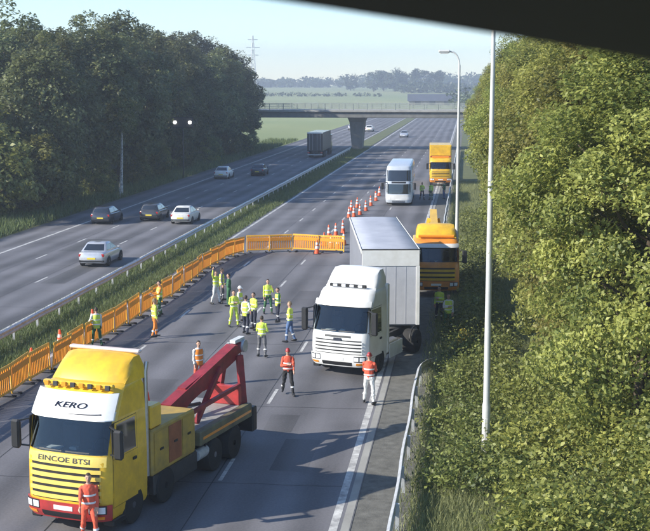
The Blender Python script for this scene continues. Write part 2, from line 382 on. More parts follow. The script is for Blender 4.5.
for (x, y, wd, ln) in [(-9.0, 36.5, 1.5, 4.5), (-12.3, 44, 2.4, 3.2), (-8.6, 60, 1.3, 9), (-13.0, 68, 1.6, 6), (-6.2, 40.2, 1.0, 2.2), (-9.0, 96, 2.6, 14), (-27, 84, 2.6, 7), (-24, 70, 1.4, 9), (-5.2, 36.0, 1.1, 3.4)]:
    m_ = MB(); P_ = [(x + gpz.uniform(-.06, .06) - wd / 2, y), (x + wd / 2, y + gpz.uniform(-.1, .1)), (x + wd / 2 + gpz.uniform(-.06, .06), y + ln), (x - wd / 2, y + ln)]
    m_.add([(a, b, .0025) for a, b in P_], [(0, 1, 2, 3)]).build('repair_patch', M['patch'] if x > -20 else M['patch2'], road if x > -20 else road2, 0)
def crack(x0, y0, x1, y1, n, wob, wd, par):
    vs = []
    for i in range(n + 1):
        t = i / n; a = x0 + (x1 - x0) * t + gpz.uniform(-wob, wob); b = y0 + (y1 - y0) * t + gpz.uniform(-wob, wob); q = wd * gpz.uniform(.5, 1.3)
        dx, dy = (q, 0) if abs(y1 - y0) > abs(x1 - x0) else (0, q); vs += [(a - dx, b - dy, .0035), (a + dx, b + dy, .0035)]
    MB().add(vs, [(2 * i, 2 * i + 1, 2 * i + 3, 2 * i + 2) for i in range(n)]).build('sealed_joint', M['tar'], par, 0)
for x in (-7.25, -10.78, -14.32): crack(x, 25, x, 240, 160, .012, .018, road)
for x in (-25.3, -28.72): crack(x, 25, x, 240, 160, .012, .018, road2)
for y in (34.5, 43.3, 54.2, 66, 79, 93, 110): crack(-17.5, y, X_EDGE, y + .2, 40, .03, .018, road)
for y in (62, 77, 92, 112): crack(X_LS, y, X_CL, y + .2, 40, .03, .02, road2)
# kerb drain channel beside the edge line
chan = B(X_EDGE + .20, X_EDGE + .42, -20, 400, -.1, .006).build('drain_channel', M['concrete'], road, 0)

# grass and undergrowth
def sc_pts(n, x0, x1, y0, y1, z=0.02, bias=True):
    u = rng.uniform(0, 1, n) ** (1.8 if bias else 1); return np.stack([rng.uniform(x0, x1, n), y0 + (y1 - y0) * u, np.full(n, z)], 1)
b_ = sc_pts(80000, X_CL + .3, X_CR - .2, 30, 230)
tag(link('grass', blades('grass', b_, .26, .04, M['grass_c'])), 'rough green grass on the central reservation between the carriageways', 'grass', kind='stuff')
b_ = sc_pts(110000, X_RAIL - .1, 3.2, 26, 150)
b_ = b_[(b_[:, 0] > X_RAIL + .25) | (rng.uniform(0, 1, len(b_)) < .18)]
tag(link('grass', blades('grass', b_, .34, .022, M['grass'])), 'long dry grass on the verge behind the steel barrier', 'grass', kind='stuff')
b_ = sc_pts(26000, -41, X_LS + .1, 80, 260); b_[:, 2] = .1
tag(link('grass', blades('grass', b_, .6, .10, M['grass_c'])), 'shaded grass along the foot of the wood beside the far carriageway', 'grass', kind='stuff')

# ------------------------------------------------------------------ trees
def crown_pts(g, n_cl, per, rx, ry, z0, z1, clr, hollow=.55, squash=.75, skew=0):
    cen = []; tone = []; zc = (z0 + z1) / 2; rz = (z1 - z0) / 2; ccs = []
    while len(ccs) < n_cl:
        d = g.normal(size=3); d /= np.linalg.norm(d); rr = g.uniform(hollow, 1.0) ** .7
        k = 1 + .22 * math.sin(3 * math.atan2(d[1], d[0]) + skew) * (1 - abs(d[2])) + .12 * math.sin(7 * d[2] + skew)
        p = np.array([d[0] * rx * rr * k, d[1] * ry * rr * k, zc + d[2] * rz * rr]); ccs.append(p)
    for c in ccs:
        m_ = int(per * g.uniform(.6, 1.4)); r = clr * g.uniform(.65, 1.25)
        q = g.normal(size=(m_, 3)); q /= np.linalg.norm(q, axis=1, keepdims=True); q *= (r * g.uniform(.25, 1, m_) ** .5)[:, None]; q[:, 2] *= squash
        cen.append(q + c); tone.append(np.full(m_, g.uniform(.22, .75)))
    return np.concatenate(cen), np.concatenate(tone), ccs
def trunk_mb(g, h, r, ccs, nlimb, lean=.3):
    mb = MB(); pts = [(0, 0, -.3)]; rad = [r * 1.35]
    for i in range(1, 7):
        t = i / 6; pts.append((math.sin(t * 2.3) * lean, math.sin(t * 3.1 + 1) * lean * .6, h * .86 * t)); rad.append(r * (1 - .8 * t))
    mb.tube(pts, rad, 9)
    for k in g.choice(len(ccs), min(nlimb, len(ccs)), replace=False):
        c = Vector(ccs[k]); z = min(max(c.z - c.xy.length * .8, h * .22), h * .75); t = z / (h * .86)
        a = Vector((math.sin(t * 2.3) * lean, math.sin(t * 3.1 + 1) * lean * .6, z)); mid = a.lerp(c, .5) + Vector((0, 0, -.3))
        mb.tube([a, mid, c], [r * .38 * (1 - t * .5), r * .22, r * .05], 6, False)
    return mb
TV = {}
def tree_variant(key, seed, h, rx, ry, zlow, n_cl, per, clr, leaf, material, nlimb=14, tr=.22, bark='bark', hollow=.55):
    g = np.random.default_rng(seed); cen, tone, ccs = crown_pts(g, n_cl, per, rx, ry, zlow, h, clr, hollow, skew=seed)
    TV[key] = (cloud_mesh('crown', cen, leaf, M[material], .55, .35, np.array([0, 0, (zlow + h) / 2]), tone), trunk_mb(g, h, tr, ccs, nlimb).mesh('trunk', M[bark], 50))
def tree(key, name, x, y, rz, s, label, group, cat='tree', z=0, sz=None):
    t = empty(name, (x, y, z), rz, label, cat, group); t.scale = (s, s, sz or s)
    link('trunk', TV[key][1], t); link('crown', TV[key][0], t); return t
for i in range(3): tree_variant('near%d' % i, 31 + i, 14.5, 3.5, 3.7, .8, 170, 640, .95, .15, 'leaf_near', 26, .20, hollow=.6)
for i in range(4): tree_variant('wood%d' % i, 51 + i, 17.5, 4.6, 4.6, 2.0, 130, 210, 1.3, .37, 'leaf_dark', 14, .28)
for i in range(2): tree_variant('edge%d' % i, 71 + i, 7.0, 3.0, 3.2, .2, 60, 130, 1.0, .36, 'leaf_mid', 8, .13)
tree_variant('birch', 81, 13.0, 2.4, 2.4, 7.0, 50, 110, .9, .34, 'leaf_mid', 8, .26, 'birch', .3)
for i in range(2): tree_variant('far%d' % i, 91 + i, 16, 8.5, 6, 1.0, 50, 50, 2.4, 1.3, 'leaf_far', 5, .5)

for i, (x, y, s) in enumerate([(5.0, 36.5, .95), (5.6, 42.5, 1.05), (4.9, 48.5, 1.0), (5.6, 55, 1.08), (4.6, 62.5, .98), (4.9, 70.5, 1.04), (4.3, 80, 1.0), (4.6, 91, 1.06), (4.1, 103, 1.0), (4.6, 117, 1.05), (4.3, 134, .98), (4.8, 155, 1.05), (4.2, 180, 1.0), (9.5, 46, 1.12), (10, 58, 1.12), (10.5, 74, 1.15), (9.5, 35.5, 1.1)]):
    tree('near%d' % (i % 3), 'broadleaf_tree', x, y, i * 2.1, s, 'sunlit yellow-green broadleaf tree in the dense row behind the lamp posts', 'trees along the near verge')
wood = []
g2 = np.random.default_rng(5)
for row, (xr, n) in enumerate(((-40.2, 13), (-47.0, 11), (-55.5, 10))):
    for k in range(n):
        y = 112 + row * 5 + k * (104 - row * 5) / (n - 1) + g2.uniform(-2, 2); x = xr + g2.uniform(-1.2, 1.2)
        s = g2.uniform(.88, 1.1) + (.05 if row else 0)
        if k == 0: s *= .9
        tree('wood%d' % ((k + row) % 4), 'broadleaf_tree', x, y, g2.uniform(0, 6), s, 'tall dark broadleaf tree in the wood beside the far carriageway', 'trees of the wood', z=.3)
for (x, y, s) in [(-39.5, 101, 1.15), (-38.6, 108, 1.0), (-43, 109, 1.4), (-41, 114, 1.3), (-48, 104, 1.5), (-52, 109, 1.5), (-44, 103, 1.15), (-38.4, 116, .75), (-38.2, 126, .62), (-38.0, 140, .55), (-38, 152, .6), (-37.8, 166, .5), (-37.8, 182, .55), (-37.6, 198, .6), (-37.5, 211, .7)]:
    tree('edge%d' % (int(y) % 2), 'shrub', x, y, y, s, 'bushy green shrub at the edge of the wood beside the far carriageway', 'shrubs along the wood', 'shrub', .1)
x, y = -35.7, 126.5
tree('birch', 'birch_tree', x, y, .4, .82, 'slender birch with a bright white trunk at the edge of the wood', None, 'tree', .1)
# low bramble mass at the foot of the near trees
def mass(n, x0, x1, y0, y1, h, leaf, material, label, cat, name, seed, ncl=160, cr=.55):
    g = np.random.default_rng(seed); cc = []; tn = []
    for k in range(ncl):
        c = np.array([g.uniform(x0, x1), y0 + (y1 - y0) * g.uniform(0, 1) ** 1.3, 0]); c[2] = h * g.uniform(.15, 1) * min(1, .35 + (c[0] - x0) / max(.1, x1 - x0)); m_ = n // ncl
        q = g.normal(size=(m_, 3)) * cr * .55; cc.append(q + c); tn.append(np.full(m_, g.uniform(.1, .8)))
    cc = np.concatenate(cc); cc[:, 2] = np.abs(cc[:, 2]) + .05
    return tag(link(name, cloud_mesh(name, cc, leaf, M[material], .6, .5, None, np.concatenate(tn))), label, cat, kind='stuff')
mass(60000, 1.3, 6.5, 29, 46, 2.3, .14, 'leaf_near', 'brambles and low leafy growth below the sunlit verge trees', 'undergrowth', 'undergrowth', 3, 220, .7)
mass(22000, -1.0, 1.6, 34, 62, .85, .12, 'leaf_mid', 'dark low bushes crowding the end of the near steel barrier', 'undergrowth', 'undergrowth', 6, 120, .5)
mass(24000, -.2, 2.0, 45, 110, 1.3, .14, 'leaf_mid', 'low leafy scrub between the lamp posts and the verge trees', 'undergrowth', 'undergrowth', 4, 170, .6)
t = tag(link('gorse_bush', cloud_mesh('gorse_bush', crown_pts(np.random.default_rng(9), 14, 90, .5, .5, .05, 1.0, .28)[0], .09, M['gorse'])), 'small gorse bush with yellow flowers on the verge', 'bush')
t.location = (*gp(464, 352), 0)

# far woodland, hedges
def far_wood(n, y0, y1, x0, x1, h, leaf, seed, label, zf=hill):
    g = np.random.default_rng(seed); P = []
    k = 220
    for i in range(k):
        x = g.uniform(x0, x1); y = g.uniform(y0, y1); r = g.uniform(.55, 1.1) * h * (1 + .25 * math.sin(x * .013 + seed)); m_ = n // k
        q = g.normal(size=(m_, 3)); q /= np.linalg.norm(q, axis=1, keepdims=True); q *= np.array([r * .62, r * .6, r * .5]) * g.uniform(.4, 1, (m_, 1))
        q[:, 2] += r * .5; P.append(q + np.array([x, y, zf(x, y)]))
    return tag(link('woodland', cloud_mesh('woodland', np.concatenate(P), leaf, M['leaf_far'], .7)), label, 'woodland', kind='stuff')
far_wood(22000, 1500, 1720, -420, 60, 15, 3.6, 21, 'hazy line of far woodland along the horizon behind the fields')
far_wood(9000, 1080, 1130, -60, 120, 9, 2.2, 22, 'hazy belt of darker trees on the rise right of the fields')
far_wood(3000, 930, 945, -300, -60, 3, 1.3, 23, 'dark hedge running across the far pale fields')
far_wood(4500, 560, 640, -6, 60, 9, 1.5, 26, 'dark belt of trees closing off the road beyond the bridge')
for i, (px, hy, Y, s) in enumerate([(375, 69, 1180, 1.20), (396, 67, 1180, 1.35), (422, 67, 1150, 1.3), (408, 72, 1200, 1.1), (437, 70, 1160, 1.2), (352, 74, 1250, 1.0), (385, 72, 1220, 1.2)]):
    X = (px - VPX) / FPX * Y
    tree('far%d' % (i % 2), 'field_tree', X, Y, i * 1.3, s, 'round-crowned hazy tree standing up above the horizon woodland', 'round trees on the horizon', z=hill(X, Y) - .2)

# ------------------------------------------------------------------ bridge
YB = 222.0
br = empty('road_bridge', (-19.7, YB, 0), 0, 'concrete overbridge with railed parapet and a single central pier across the motorway', 'bridge')
B(-48, 62, 0, 9.5, 5.75, 6.75, .06).build('deck_beam', M['concrete_d'], br)
B(-48, 62, -.35, 9.85, 6.752, 7.12, .04).build('deck_edge', M['concrete'], br)
pm = MB()
for z, wx, wy in ((0, .85, 4.0), (5.0, 1.3, 5.0), (5.745, 1.6, 6)): pm.v += [(-wx, 4.7 - wy / 2, z), (wx, 4.7 - wy / 2, z), (wx, 4.7 + wy / 2, z), (-wx, 4.7 + wy / 2, z)]
pm.f = [(3, 2, 1, 0), (8, 9, 10, 11)] + [(r * 4 + i, r * 4 + (i + 1) % 4, r * 4 + 4 + (i + 1) % 4, r * 4 + 4 + i) for r in range(2) for i in range(4)]; pm.mi = [0] * len(pm.f)
pm.build('pier', M['concrete_d'], br, 20)
for sg, x0 in ((-1, -48), (1, 24)):
    B(x0 - (0 if sg > 0 else 14), x0 + (14 if sg > 0 else 0) + (24 if sg > 0 else 0), .4, 9.1, -.2, 5.745).build('abutment', M['concrete'], br)
post = B(-.05, .05, -.05, .05, 0, 1.12).mesh('parapet_post', M['parapet'], 0)
for yy in (-.2, 9.7):
    pr = MB()
    for zz in (7.42, 7.72, 8.02): pr.box(-48, 62, yy - .035, yy + .035, zz, zz + .07)
    pr.box(-48, 62, yy - .06, yy + .06, 8.2, 8.28); pr.build('parapet_rail', M['parapet'], br, 0)
    mesh_ = MB()
    for i in range(int(110 / .22)): mesh_.box(-48 + i * .22, -47.97 + i * .22, yy - .01, yy + .01, 7.2, 8.2)
    tag(mesh_.build('infill_bars', M['parapet'], br, 0), kind='stuff')
    x = -47.9
    while x < 62:
        p = link('parapet_post', post, br); p.location = (x, yy + (.1 if yy < 0 else -.1), 7.121); x += 2.5

# barn with dark roof beyond the bridge
Y = 700; X = (433 - VPX) / FPX * Y
bn = empty('barn', (X, Y, hill(X, Y)), .06, 'long low barn with a dark slate roof beyond the bridge', 'building')
B(-13, 13, -5, 5, -.5, 2.6).build('wall', M['brick'], bn, 0)
MB().add([(-13.6, -5.6, 2.5), (13.6, -5.6, 2.5), (13.6, 0, 6.2), (-13.6, 0, 6.2), (13.6, 5.6, 2.5), (-13.6, 5.6, 2.5), (-13.6, -5.6, 2.3), (13.6, -5.6, 2.3), (13.6, 5.6, 2.3), (-13.6, 5.6, 2.3)],
         [(0, 1, 2, 3), (3, 2, 4, 5), (6, 7, 1, 0), (5, 4, 8, 9), (6, 0, 3, 5, 9), (1, 7, 8, 4, 2), (9, 8, 7, 6)]).build('roof', M['roof_d'], bn, 0)
for xx in (-8, 0, 8): B(xx - 1.6, xx + 1.6, -5.06, -4.9, 0, 2.3).build('door', M['darkgrey'], bn, 0)

# lattice pylon far left
Y = 1000; X = (254 - VPX) / FPX * Y; zt = CAMZ + (HORY - 36) / FPX * Y
py_ = MB(); h_ = zt - hill(X, Y)
for sx in (-1, 1):
    for sy in (-1, 1): py_.beam((sx * 3, sy * 3, -1), (sx * .35, sy * .35, h_), .35, .35)
for i in range(9):
    z0 = h_ * i / 9; z1 = h_ * (i + 1) / 9; a = 3 - 2.65 * i / 9; b = 3 - 2.65 * (i + 1) / 9
    for sy in (-1, 1):
        py_.beam((-a, sy * a, z0), (b, sy * b, z1), .2, .2); py_.beam((a, sy * a, z0), (-b, sy * b, z1), .2, .2)
pyl = empty('pylon', (X, Y, hill(X, Y)), .3, 'faint lattice pylon standing far off above the fields', 'pylon')
py_.build('tower', M['steel'], pyl, 0)
for z, wd in ((h_ * .93, 4), (h_ * .8, 5.5), (h_ * .67, 4.5)): MB().beam((-wd, 0, z), (wd, 0, z), .4, .5).build('crossarm', M['steel'], pyl, 0)

# ------------------------------------------------------------------ street furniture
def lamp_post(px, py, h, label, side=-1):
    x, y = gp(px, py)
    t = empty('lamp_post', (x, y, 0), 0, label, 'lamp post', 'lamp posts along the near verge')
    MB().lathe([(.13, -.3), (.13, 1.6), (.105, 1.7), (.085, h * .6), (.06, h - .3)], 14).build('pole', M['pole'], t)
    B(-.05, .05, -.145, -.10, .5, 1.2, .01).build('access_door', M['pole'], t)
    pts = [(0, 0, h - .35)] + [(side * (.45 - .45 * math.cos(a)), 0, h - .35 + .75 * math.sin(a)) for a in [R(15 * i) for i in range(1, 7)]] + [(side * .55, 0, h + .41)]
    MB().tube(pts, .042, 8).build('arm', M['pole'], t)
    l = MB(); l.box(side * .5, side * 1.15, -.15, .15, h + .34, h + .50, .06); ln = l.build('lantern', M['pole'], t)
    B(side * .6, side * 1.08, -.11, .11, h + .29, h + .338, .02).build('lens', M['lamp'], ln)
lamp_post(485.5, 455, 13.4, 'slim pale lamp post standing in grass right in front of the verge trees')
lamp_post(456, 293, 12.9, 'pale lamp post rising beside the yellow trucks on the verge')
# roadside signal with two lit lamps
x, y = -35.3, 154
sg = empty('roadside_signal', (x, y, 0), 0, 'roadside signal on a tall post with two lit white lamps before dark trees', 'signal')
MB().lathe([(.11, -.2), (.09, 7.6)], 10).build('post', M['darkgrey'], sg)
B(-1.25, 1.25, -.22, -.08, 6.3, 7.5, .04).build('signal_box', M['darkgrey'], sg)
B(-1.32, 1.32, -.08, -.02, 6.22, 7.58, .02).build('backing_board', M['darkgrey'], sg)
for sx in (-.95, .95):
    l = MB(); l.lathe([(.19, -.06), (.19, .06)], 14); o = l.build('lamp', M['lit'], sg); o.location = (sx, -.26, 6.9); o.rotation_euler = (R(90), 0, 0)

def w_beam(y0, y1, x, name, label, sides=(-1,), end_drop=True, step=3.2, far=None):
    t = empty(name, (x, y0, 0), 0, label, 'crash barrier')
    prof = [(0, .44), (.03, .47), (.075, .50), (.075, .56), (.02, .60), (.02, .64), (.075, .68), (.075, .74), (.03, .77), (0, .80)]
    n = int((y1 - y0) / 1.0); L = y1 - y0
    for sg_ in sides:
        mb = MB(); vs = []
        for i in range(n + 1):
            yy = L * i / n; d = 0; dx = 0
            if end_drop and yy > L - 3.5: k = (yy - (L - 3.5)) / 3.5; dx = .55 * k * k; d = .28 * k * k
            wob = .02 * math.sin(yy * .9) 
            vs += [(sg_ * (.06 + px_) + dx + wob, yy, pz - d) for px_, pz in prof]
            vs += [(sg_ * (.045 + px_) + dx + wob, yy, pz - d) for px_, pz in reversed(prof)]
        k = len(prof) * 2; fs = []
        for i in range(n):
            for j in range(k): fs.append((i * k + j, i * k + (j + 1) % k, (i + 1) * k + (j + 1) % k, (i + 1) * k + j))
        fs += [tuple(range(k)), tuple(range(n * k, n * k + k))]
        mb.add(vs, fs); mb.build('rail', M['steel'], t, 30)
    me = MB().box(-.05, .05, -.03, .03, -.3, .76).mesh('post', M['steel'], 0); yy = .8
    while yy < L - .3:
        o = link('post', me, t); o.location = (0.0, yy, 0); o.rotation_euler = (0, R(random.uniform(-3, 3)), 0); yy += step
    return t
w_beam(24, 50.0, X_RAIL, 'crash_barrier', 'galvanised steel crash barrier with a bent end on the near verge')
w_beam(84, 220, X_RAIL, 'crash_barrier', 'far stretch of steel crash barrier on the verge past the trucks', end_drop=False)
w_beam(24, 218, (X_CL + X_CR) / 2 - .6, 'crash_barrier', 'weathered steel crash barrier in the grass of the central reservation', (1,), False, 3.2)

# ------------------------------------------------------------------ barriers and cones
def make_barrier():
    t = empty('safety_barrier', (0, 0, 0), 0, 'x', 'barrier')
    f = MB(); f.box(-.98, .98, -.02, .02, .93, 1.03, .012); f.box(-.98, .98, -.02, .02, .14, .22, .012)
    f.box(-.98, -.91, -.022, .022, .06, 1.028, .012); f.box(.91, .98, -.022, .022, .06, 1.028, .012); f.build('frame', M['barrier_l'], t)
    s = MB()
    for i in range(11): s.box(-.86 + i * .157, -.86 + i * .157 + .10, -.012, .012, .222, .928)
    s.build('bars', M['barrier'], t, 0)
    B(-.9, .9, -.032, -.0205, .66, .86, .003).build('board', M['barrier'], t)
    for x in (-.7, .7): B(x - .05, x + .05, -.3, .3, 0, .07, .02).build('foot', M['black'], t)
    return t
bar0 = make_barrier(); nb = 0
def barriers(path, label, group, jitter=.05):
    global nb
    for (xa, ya), (xb, yb) in zip(path, path[1:]):
        L = math.hypot(xb - xa, yb - ya); n = max(1, round(L / 2.0)); rz = math.atan2(yb - ya, xb - xa)
        for i in range(n):
            k = (i + .5) / n; o = bar0 if nb == 0 else copy_tree(bar0); nb += 1
            o.location = (xa + (xb - xa) * k + random.uniform(-jitter, jitter), ya + (yb - ya) * k, .002); o.rotation_euler = (R(random.uniform(-5, 5)), R(random.uniform(-1.5, 1.5)), rz + R(random.uniform(-2.5, 2.5))); o.scale = (L / n / 1.97, 1, random.uniform(1.16, 1.24))
            tag(o, label, 'barrier', group)
barriers([(-17.0, 36), (-16.7, 46), (-16.2, 56), (-15.9, 66), (-16.1, 75), (-15.9, 81), (-15.2, 84.2)], 'orange plastic safety barrier in the line beside the central reservation', 'barriers along the central reservation')
barriers([(-15.0, 84.5), (-12.0, 85.6), (-8.3, 85.2)], 'orange plastic safety barrier in the row set across the lanes', 'barriers across the lanes', .02)

def make_cone():
    t = empty('traffic_cone', (0, 0, 0), 0, 'x', 'cone')
    MB().lathe([(.19, .04), (.175, .10), (.045, .98), (.035, 1.0)], 16).build('cone_body', M['cone'], t)
    B(-.24, .24, -.24, .24, 0, .045, .015).build('base', M['black'], t)
    for z0, z1 in ((.38, .56), (.66, .80)):
        r = lambda z: .175 - (z - .10) / .88 * .13 + .004
        MB().lathe([(r(z0), z0), (r(z1), z1)], 16).build('reflective_sleeve', M['sleeve'], t)
    return t
cone0 = make_cone(); nc = 0
def cones(pix, label, group):
    global nc
    for px, py in pix:
        o = cone0 if nc == 0 else copy_tree(cone0); nc += 1; x, y = gp(px, py); o.location = (x, y, .002); o.rotation_euler = (R(random.uniform(-3, 3)), R(random.uniform(-3, 3)), random.uniform(0, 3)); tag(o, label, 'cone', group)
cones([(324, 246), (331, 248), (338, 249), (344, 245), (329, 238), (336, 236), (343, 233), (317, 254)], 'orange and white traffic cone at the end of the barrier row across the lanes', 'cones at the barrier end')
cones([(349, 218), (354, 217), (360, 215), (366, 211), (371, 206), (376, 201), (379, 196), (351, 211), (357, 208)], 'orange and white traffic cone in the taper leading up to the pale coach', 'cones in the taper')
cones([(32, 372), (60, 352), (93, 330)], 'traffic cone standing just behind the orange barrier line', 'cones behind the barriers')

# ------------------------------------------------------------------ vehicles
WHEELS = {}
def wheel(parent, x, y, r, wd, sg):
    k = (r, wd)
    if k not in WHEELS:
        t = MB().lathe([(r * .62, -wd / 2), (r * .93, -wd / 2), (r, -wd * .36), (r, wd * .36), (r * .93, wd / 2), (r * .62, wd / 2)], 24, 'x').mesh('tyre', M['rubber'])
        rm = MB().lathe([(r * .63, wd * .30), (r * .60, wd * .42), (r * .48, wd * .30), (r * .2, wd * .34), (r * .17, wd * .5), (.001, wd * .5)], 18, 'x').mesh('rim', M['alu'])
        hub = MB().lathe([(r * .60, -wd * .4), (r * .60, wd * .28)], 18, 'x').mesh('wheel', M['darkgrey'])
        WHEELS[k] = (hub, t, rm)
    h, t, rm = WHEELS[k]
    o = link('wheel', h, parent); o.location = (x, y, r); o.scale = (sg, 1, 1) if sg > 0 else (1, 1, 1); o.rotation_euler = (0, 0, 0 if sg > 0 else math.pi)
    link('tyre', t, o); link('rim', rm, o)

def lettering(parent, sh, text, s0, s1, z0, z1, material, off=.02, shear=0.0):
    """Painted letters following the curved front panel."""
    cu = bpy.data.curves.new('t', 'FONT'); cu.body = text; cu.extrude = .0; cu.offset = .012; cu.shear = shear; to = bpy.data.objects.new('t', cu)
    me = bpy.data.meshes.new_from_object(to); v = np.array([p.co[:] for p in me.vertices]); lo = v.min(0); hi = v.max(0)
    for p in me.vertices:
        sx = s0 + (s1 - s0) * (p.co.x - lo[0]) / (hi[0] - lo[0]); z = z0 + (z1 - z0) * (p.co.y - lo[1]) / (hi[1] - lo[1]); p.co = (sx * sh.w(z) * (1 + off * .3), sh.yf(sx, z) - off, z + off * .25)
    bpy.data.objects.remove(to); bpy.data.curves.remove(cu); me.materials.clear(); me.materials.append(material); me.name = 'lettering'
    return tag(link('lettering', me, parent), kind='stuff')

def truck_cab(root, col, upper, bumper, slat, yf0=0.0, roof=True, slats=4, dark_grille=True, wscreen='glass_clear', top=None, wb=1.95, wt=2.74, rt=3.15, dt=3.85):
    """Cab-over truck cab, front at y = yf0 facing -Y; wb/wt windscreen bottom/top, rt roof, dt deflector top."""
    top = top or col; k = .30 * (wt - wb) / .8
    lev = [(.42, yf0 + .10, yf0 + 2.2, 1.17), (.55, yf0 + .02, yf0 + 2.2, 1.23), (1.1, yf0, yf0 + 2.2, 1.25), (wb - .2, yf0 + .03, yf0 + 2.2, 1.25), (wb - .03, yf0 + .07, yf0 + 2.2, 1.245), (wt + .04, yf0 + .07 + k, yf0 + 2.2, 1.22),
           (rt - .20, yf0 + .10 + k + (rt - .2 - wt) * .55, yf0 + 2.2, 1.19), (rt - .07, yf0 + .24 + k + (rt - .2 - wt) * .55, yf0 + 2.18, 1.15), (rt, yf0 + .46 + k + (rt - .2 - wt) * .55, yf0 + 2.15, 1.08)]
    sh = Shell(lev, .10, .22)
    cab = sh.mesh((.8, 1.4, wb + .02, (wb + wt) / 2, wt - .02, (wt + rt) / 2 - .05), (-.90, .90, wb + .02, wt - .02)).build('cab', col, root, 28)
    ln = MB(); x0, x1, y0, y1, z0, z1 = -1.14, 1.14, yf0 + .62, yf0 + 1.95, wb - .75, wt + .03
    ln.add([(x0, y0, z0), (x1, y0, z0), (x1, y1, z0), (x0, y1, z0), (x0, y0, z1), (x1, y0, z1), (x1, y1, z1), (x0, y1, z1)], [(0, 1, 2, 3), (4, 5, 6, 7), (1, 2, 6, 5), (2, 3, 7, 6), (3, 0, 4, 7)])
    ln.build('cab_lining', M['lining'], cab, 0)
    B(-1.12, 1.12, yf0 + .33, yf0 + .72, wb - .5, wb - .02, .05).build('dashboard', M['darkgrey'], cab)
    for sx in (-.62, .62):
        st_ = B(sx - .26, sx + .26, yf0 + 1.32, yf0 + 1.5, wb - .6, wb + .42, .07).build('seat', M['seat'], cab); B(sx - .14, sx + .14, yf0 + 1.34, yf0 + 1.46, wb + .43, wb + .64, .04).build('headrest', M['seat'], st_)
    MB().tube([(.62 + .23 * math.cos(a), yf0 + .86 + .08 * math.sin(a), wb + .02 + .21 * math.sin(a)) for a in [2 * math.pi * i / 20 for i in range(21)]], .02, 6, False).build('steering_wheel', M['black'], cab)
    B(-.75, -.35, yf0 + .40, yf0 + .62, wb - .018, wb + .005, .004).build('papers', M['plate_w'], cab); B(-.1, .12, yf0 + .45, yf0 + .60, wb - .018, wb + .05, .01).build('dash_tray', M['offwhite'], cab)
    ws = sh.front(-.93, .93, wb, wt, .008, 16, 6).build('windscreen', M[wscreen], cab)
    for sx in (-.62, .02): sh.front(sx, sx + .55, wb + .03, wb + .06, .018, 4, 1).build('wiper', M['black'], ws)
    sh.front(-.97, .97, wt - .04, wt + .17, .13, 12, 2).build('sun_visor', upper, cab)
    gt = wb - .30
    sh.front(-.80, .80, .92, gt, .008, 12, 5).build('grille', M['black'] if dark_grille else col, cab)
    for i in range(slats):
        st = (gt - .94) / slats; z = .945 + i * st; sh.front(-.83, .83, z, z + st * .60, .035, 12, 2).build('grille_slat', slat, cab)
    bp = sh.front(-1.0, 1.0, .40, .86, .07, 16, 3).build('bumper', bumper, cab)
    sh.front(-.52, .52, .44, .60, .084, 8, 2).build('air_slot', M['black'], bp); sh.front(-.22, .22, .66, .78, .084, 4, 1).build('number_plate', M['plate_w'], bp)
    for sx in (-1, 1):
        a, b = sorted((sx * .58, sx * .93)); hl = sh.front(a, b, .62, .85, .078, 6, 2).build('headlight', M['black'], bp)
        for q in (.66, .84): a, b = sorted((sx * (q - .07), sx * (q + .07))); sh.front(a, b, .65, .82, .090, 4, 2).build('headlamp_lens', M['lamp'], hl)
        a, b = sorted((sx * .66, sx * .90)); sh.front(a, b, .47, .57, .088, 4, 2).build('fog_lamp', M['amber'], bp)
        sh.side(sx, yf0 + .45, yf0 + 1.55, yf0 + .62, yf0 + 1.55, wb - .1, wt - .13, .009).build('side_window', M['glass'], cab)
        sh.side(sx, yf0 + .365, yf0 + 1.635, yf0 + .365, yf0 + 1.635, .735, wt - .06, .0035).build('door_seal', M['black'], cab)
        sh.side(sx, yf0 + .38, yf0 + 1.62, yf0 + .53, yf0 + 1.62, wb - .14, wt - .075, .0055).build('window_frame', col, cab)
        d = sh.side(sx, yf0 + .38, yf0 + 1.62, yf0 + .38, yf0 + 1.62, .75, wb - .15, .010).build('door', col, cab)
        B(*sorted((sx * 1.262, sx * 1.30)), yf0 + 1.35, yf0 + 1.52, wb - .4, wb - .33).build('handle', M['black'], d)
        m = MB(); m.beam((sx * 1.2, yf0 + .35, wt - .12), (sx * 1.52, yf0 + .2, wt - .19), .04, .04); m.beam((sx * 1.2, yf0 + .35, wb), (sx * 1.52, yf0 + .2, wb + .05), .04, .04)
        m.box(sx * 1.40, sx * 1.66, yf0 + .12, yf0 + .26, wb - .05, wt - .14, .05); mm = m.build('mirror', M['black'], cab)
        B(sx * 1.42, sx * 1.64, yf0 + .262, yf0 + .27, wb + .02, wt - .21).build('mirror_glass', M['alu'], mm)
        B(sx * .92, sx * 1.24, yf0 + .35, yf0 + 1.0, .25, .42, .03).build('step', M['black'], cab)
    if roof:
        h = dt - rt; y0 = yf0 + .62 + k + (rt - .2 - wt) * .55
        df = MB(); prof = [(y0, rt - .02), (y0 + .08, rt + .10), (y0 + (2.0 - y0 + yf0) * .5, rt + h * .72), (yf0 + 1.95, dt), (yf0 + 2.25, dt)]
        vs = []
        for y_, z_ in prof:
            vs += [(-1.12, y_ + .12, rt - .05), (-1.10, y_ + .06, (z_ + rt) / 2), (-1.0, y_ + .02, z_ - .05), (-.8, y_, z_), (0, y_ - .03, z_ + .03), (.8, y_, z_), (1.0, y_ + .02, z_ - .05), (1.10, y_ + .06, (z_ + rt) / 2), (1.12, y_ + .12, rt - .05)]
        n = 9; fs = [(i * n + j, i * n + j + 1, (i + 1) * n + j + 1, (i + 1) * n + j) for i in range(len(prof) - 1) for j in range(n - 1)] + [tuple(range(n)), tuple(range((len(prof) - 1) * n, len(prof) * n))]
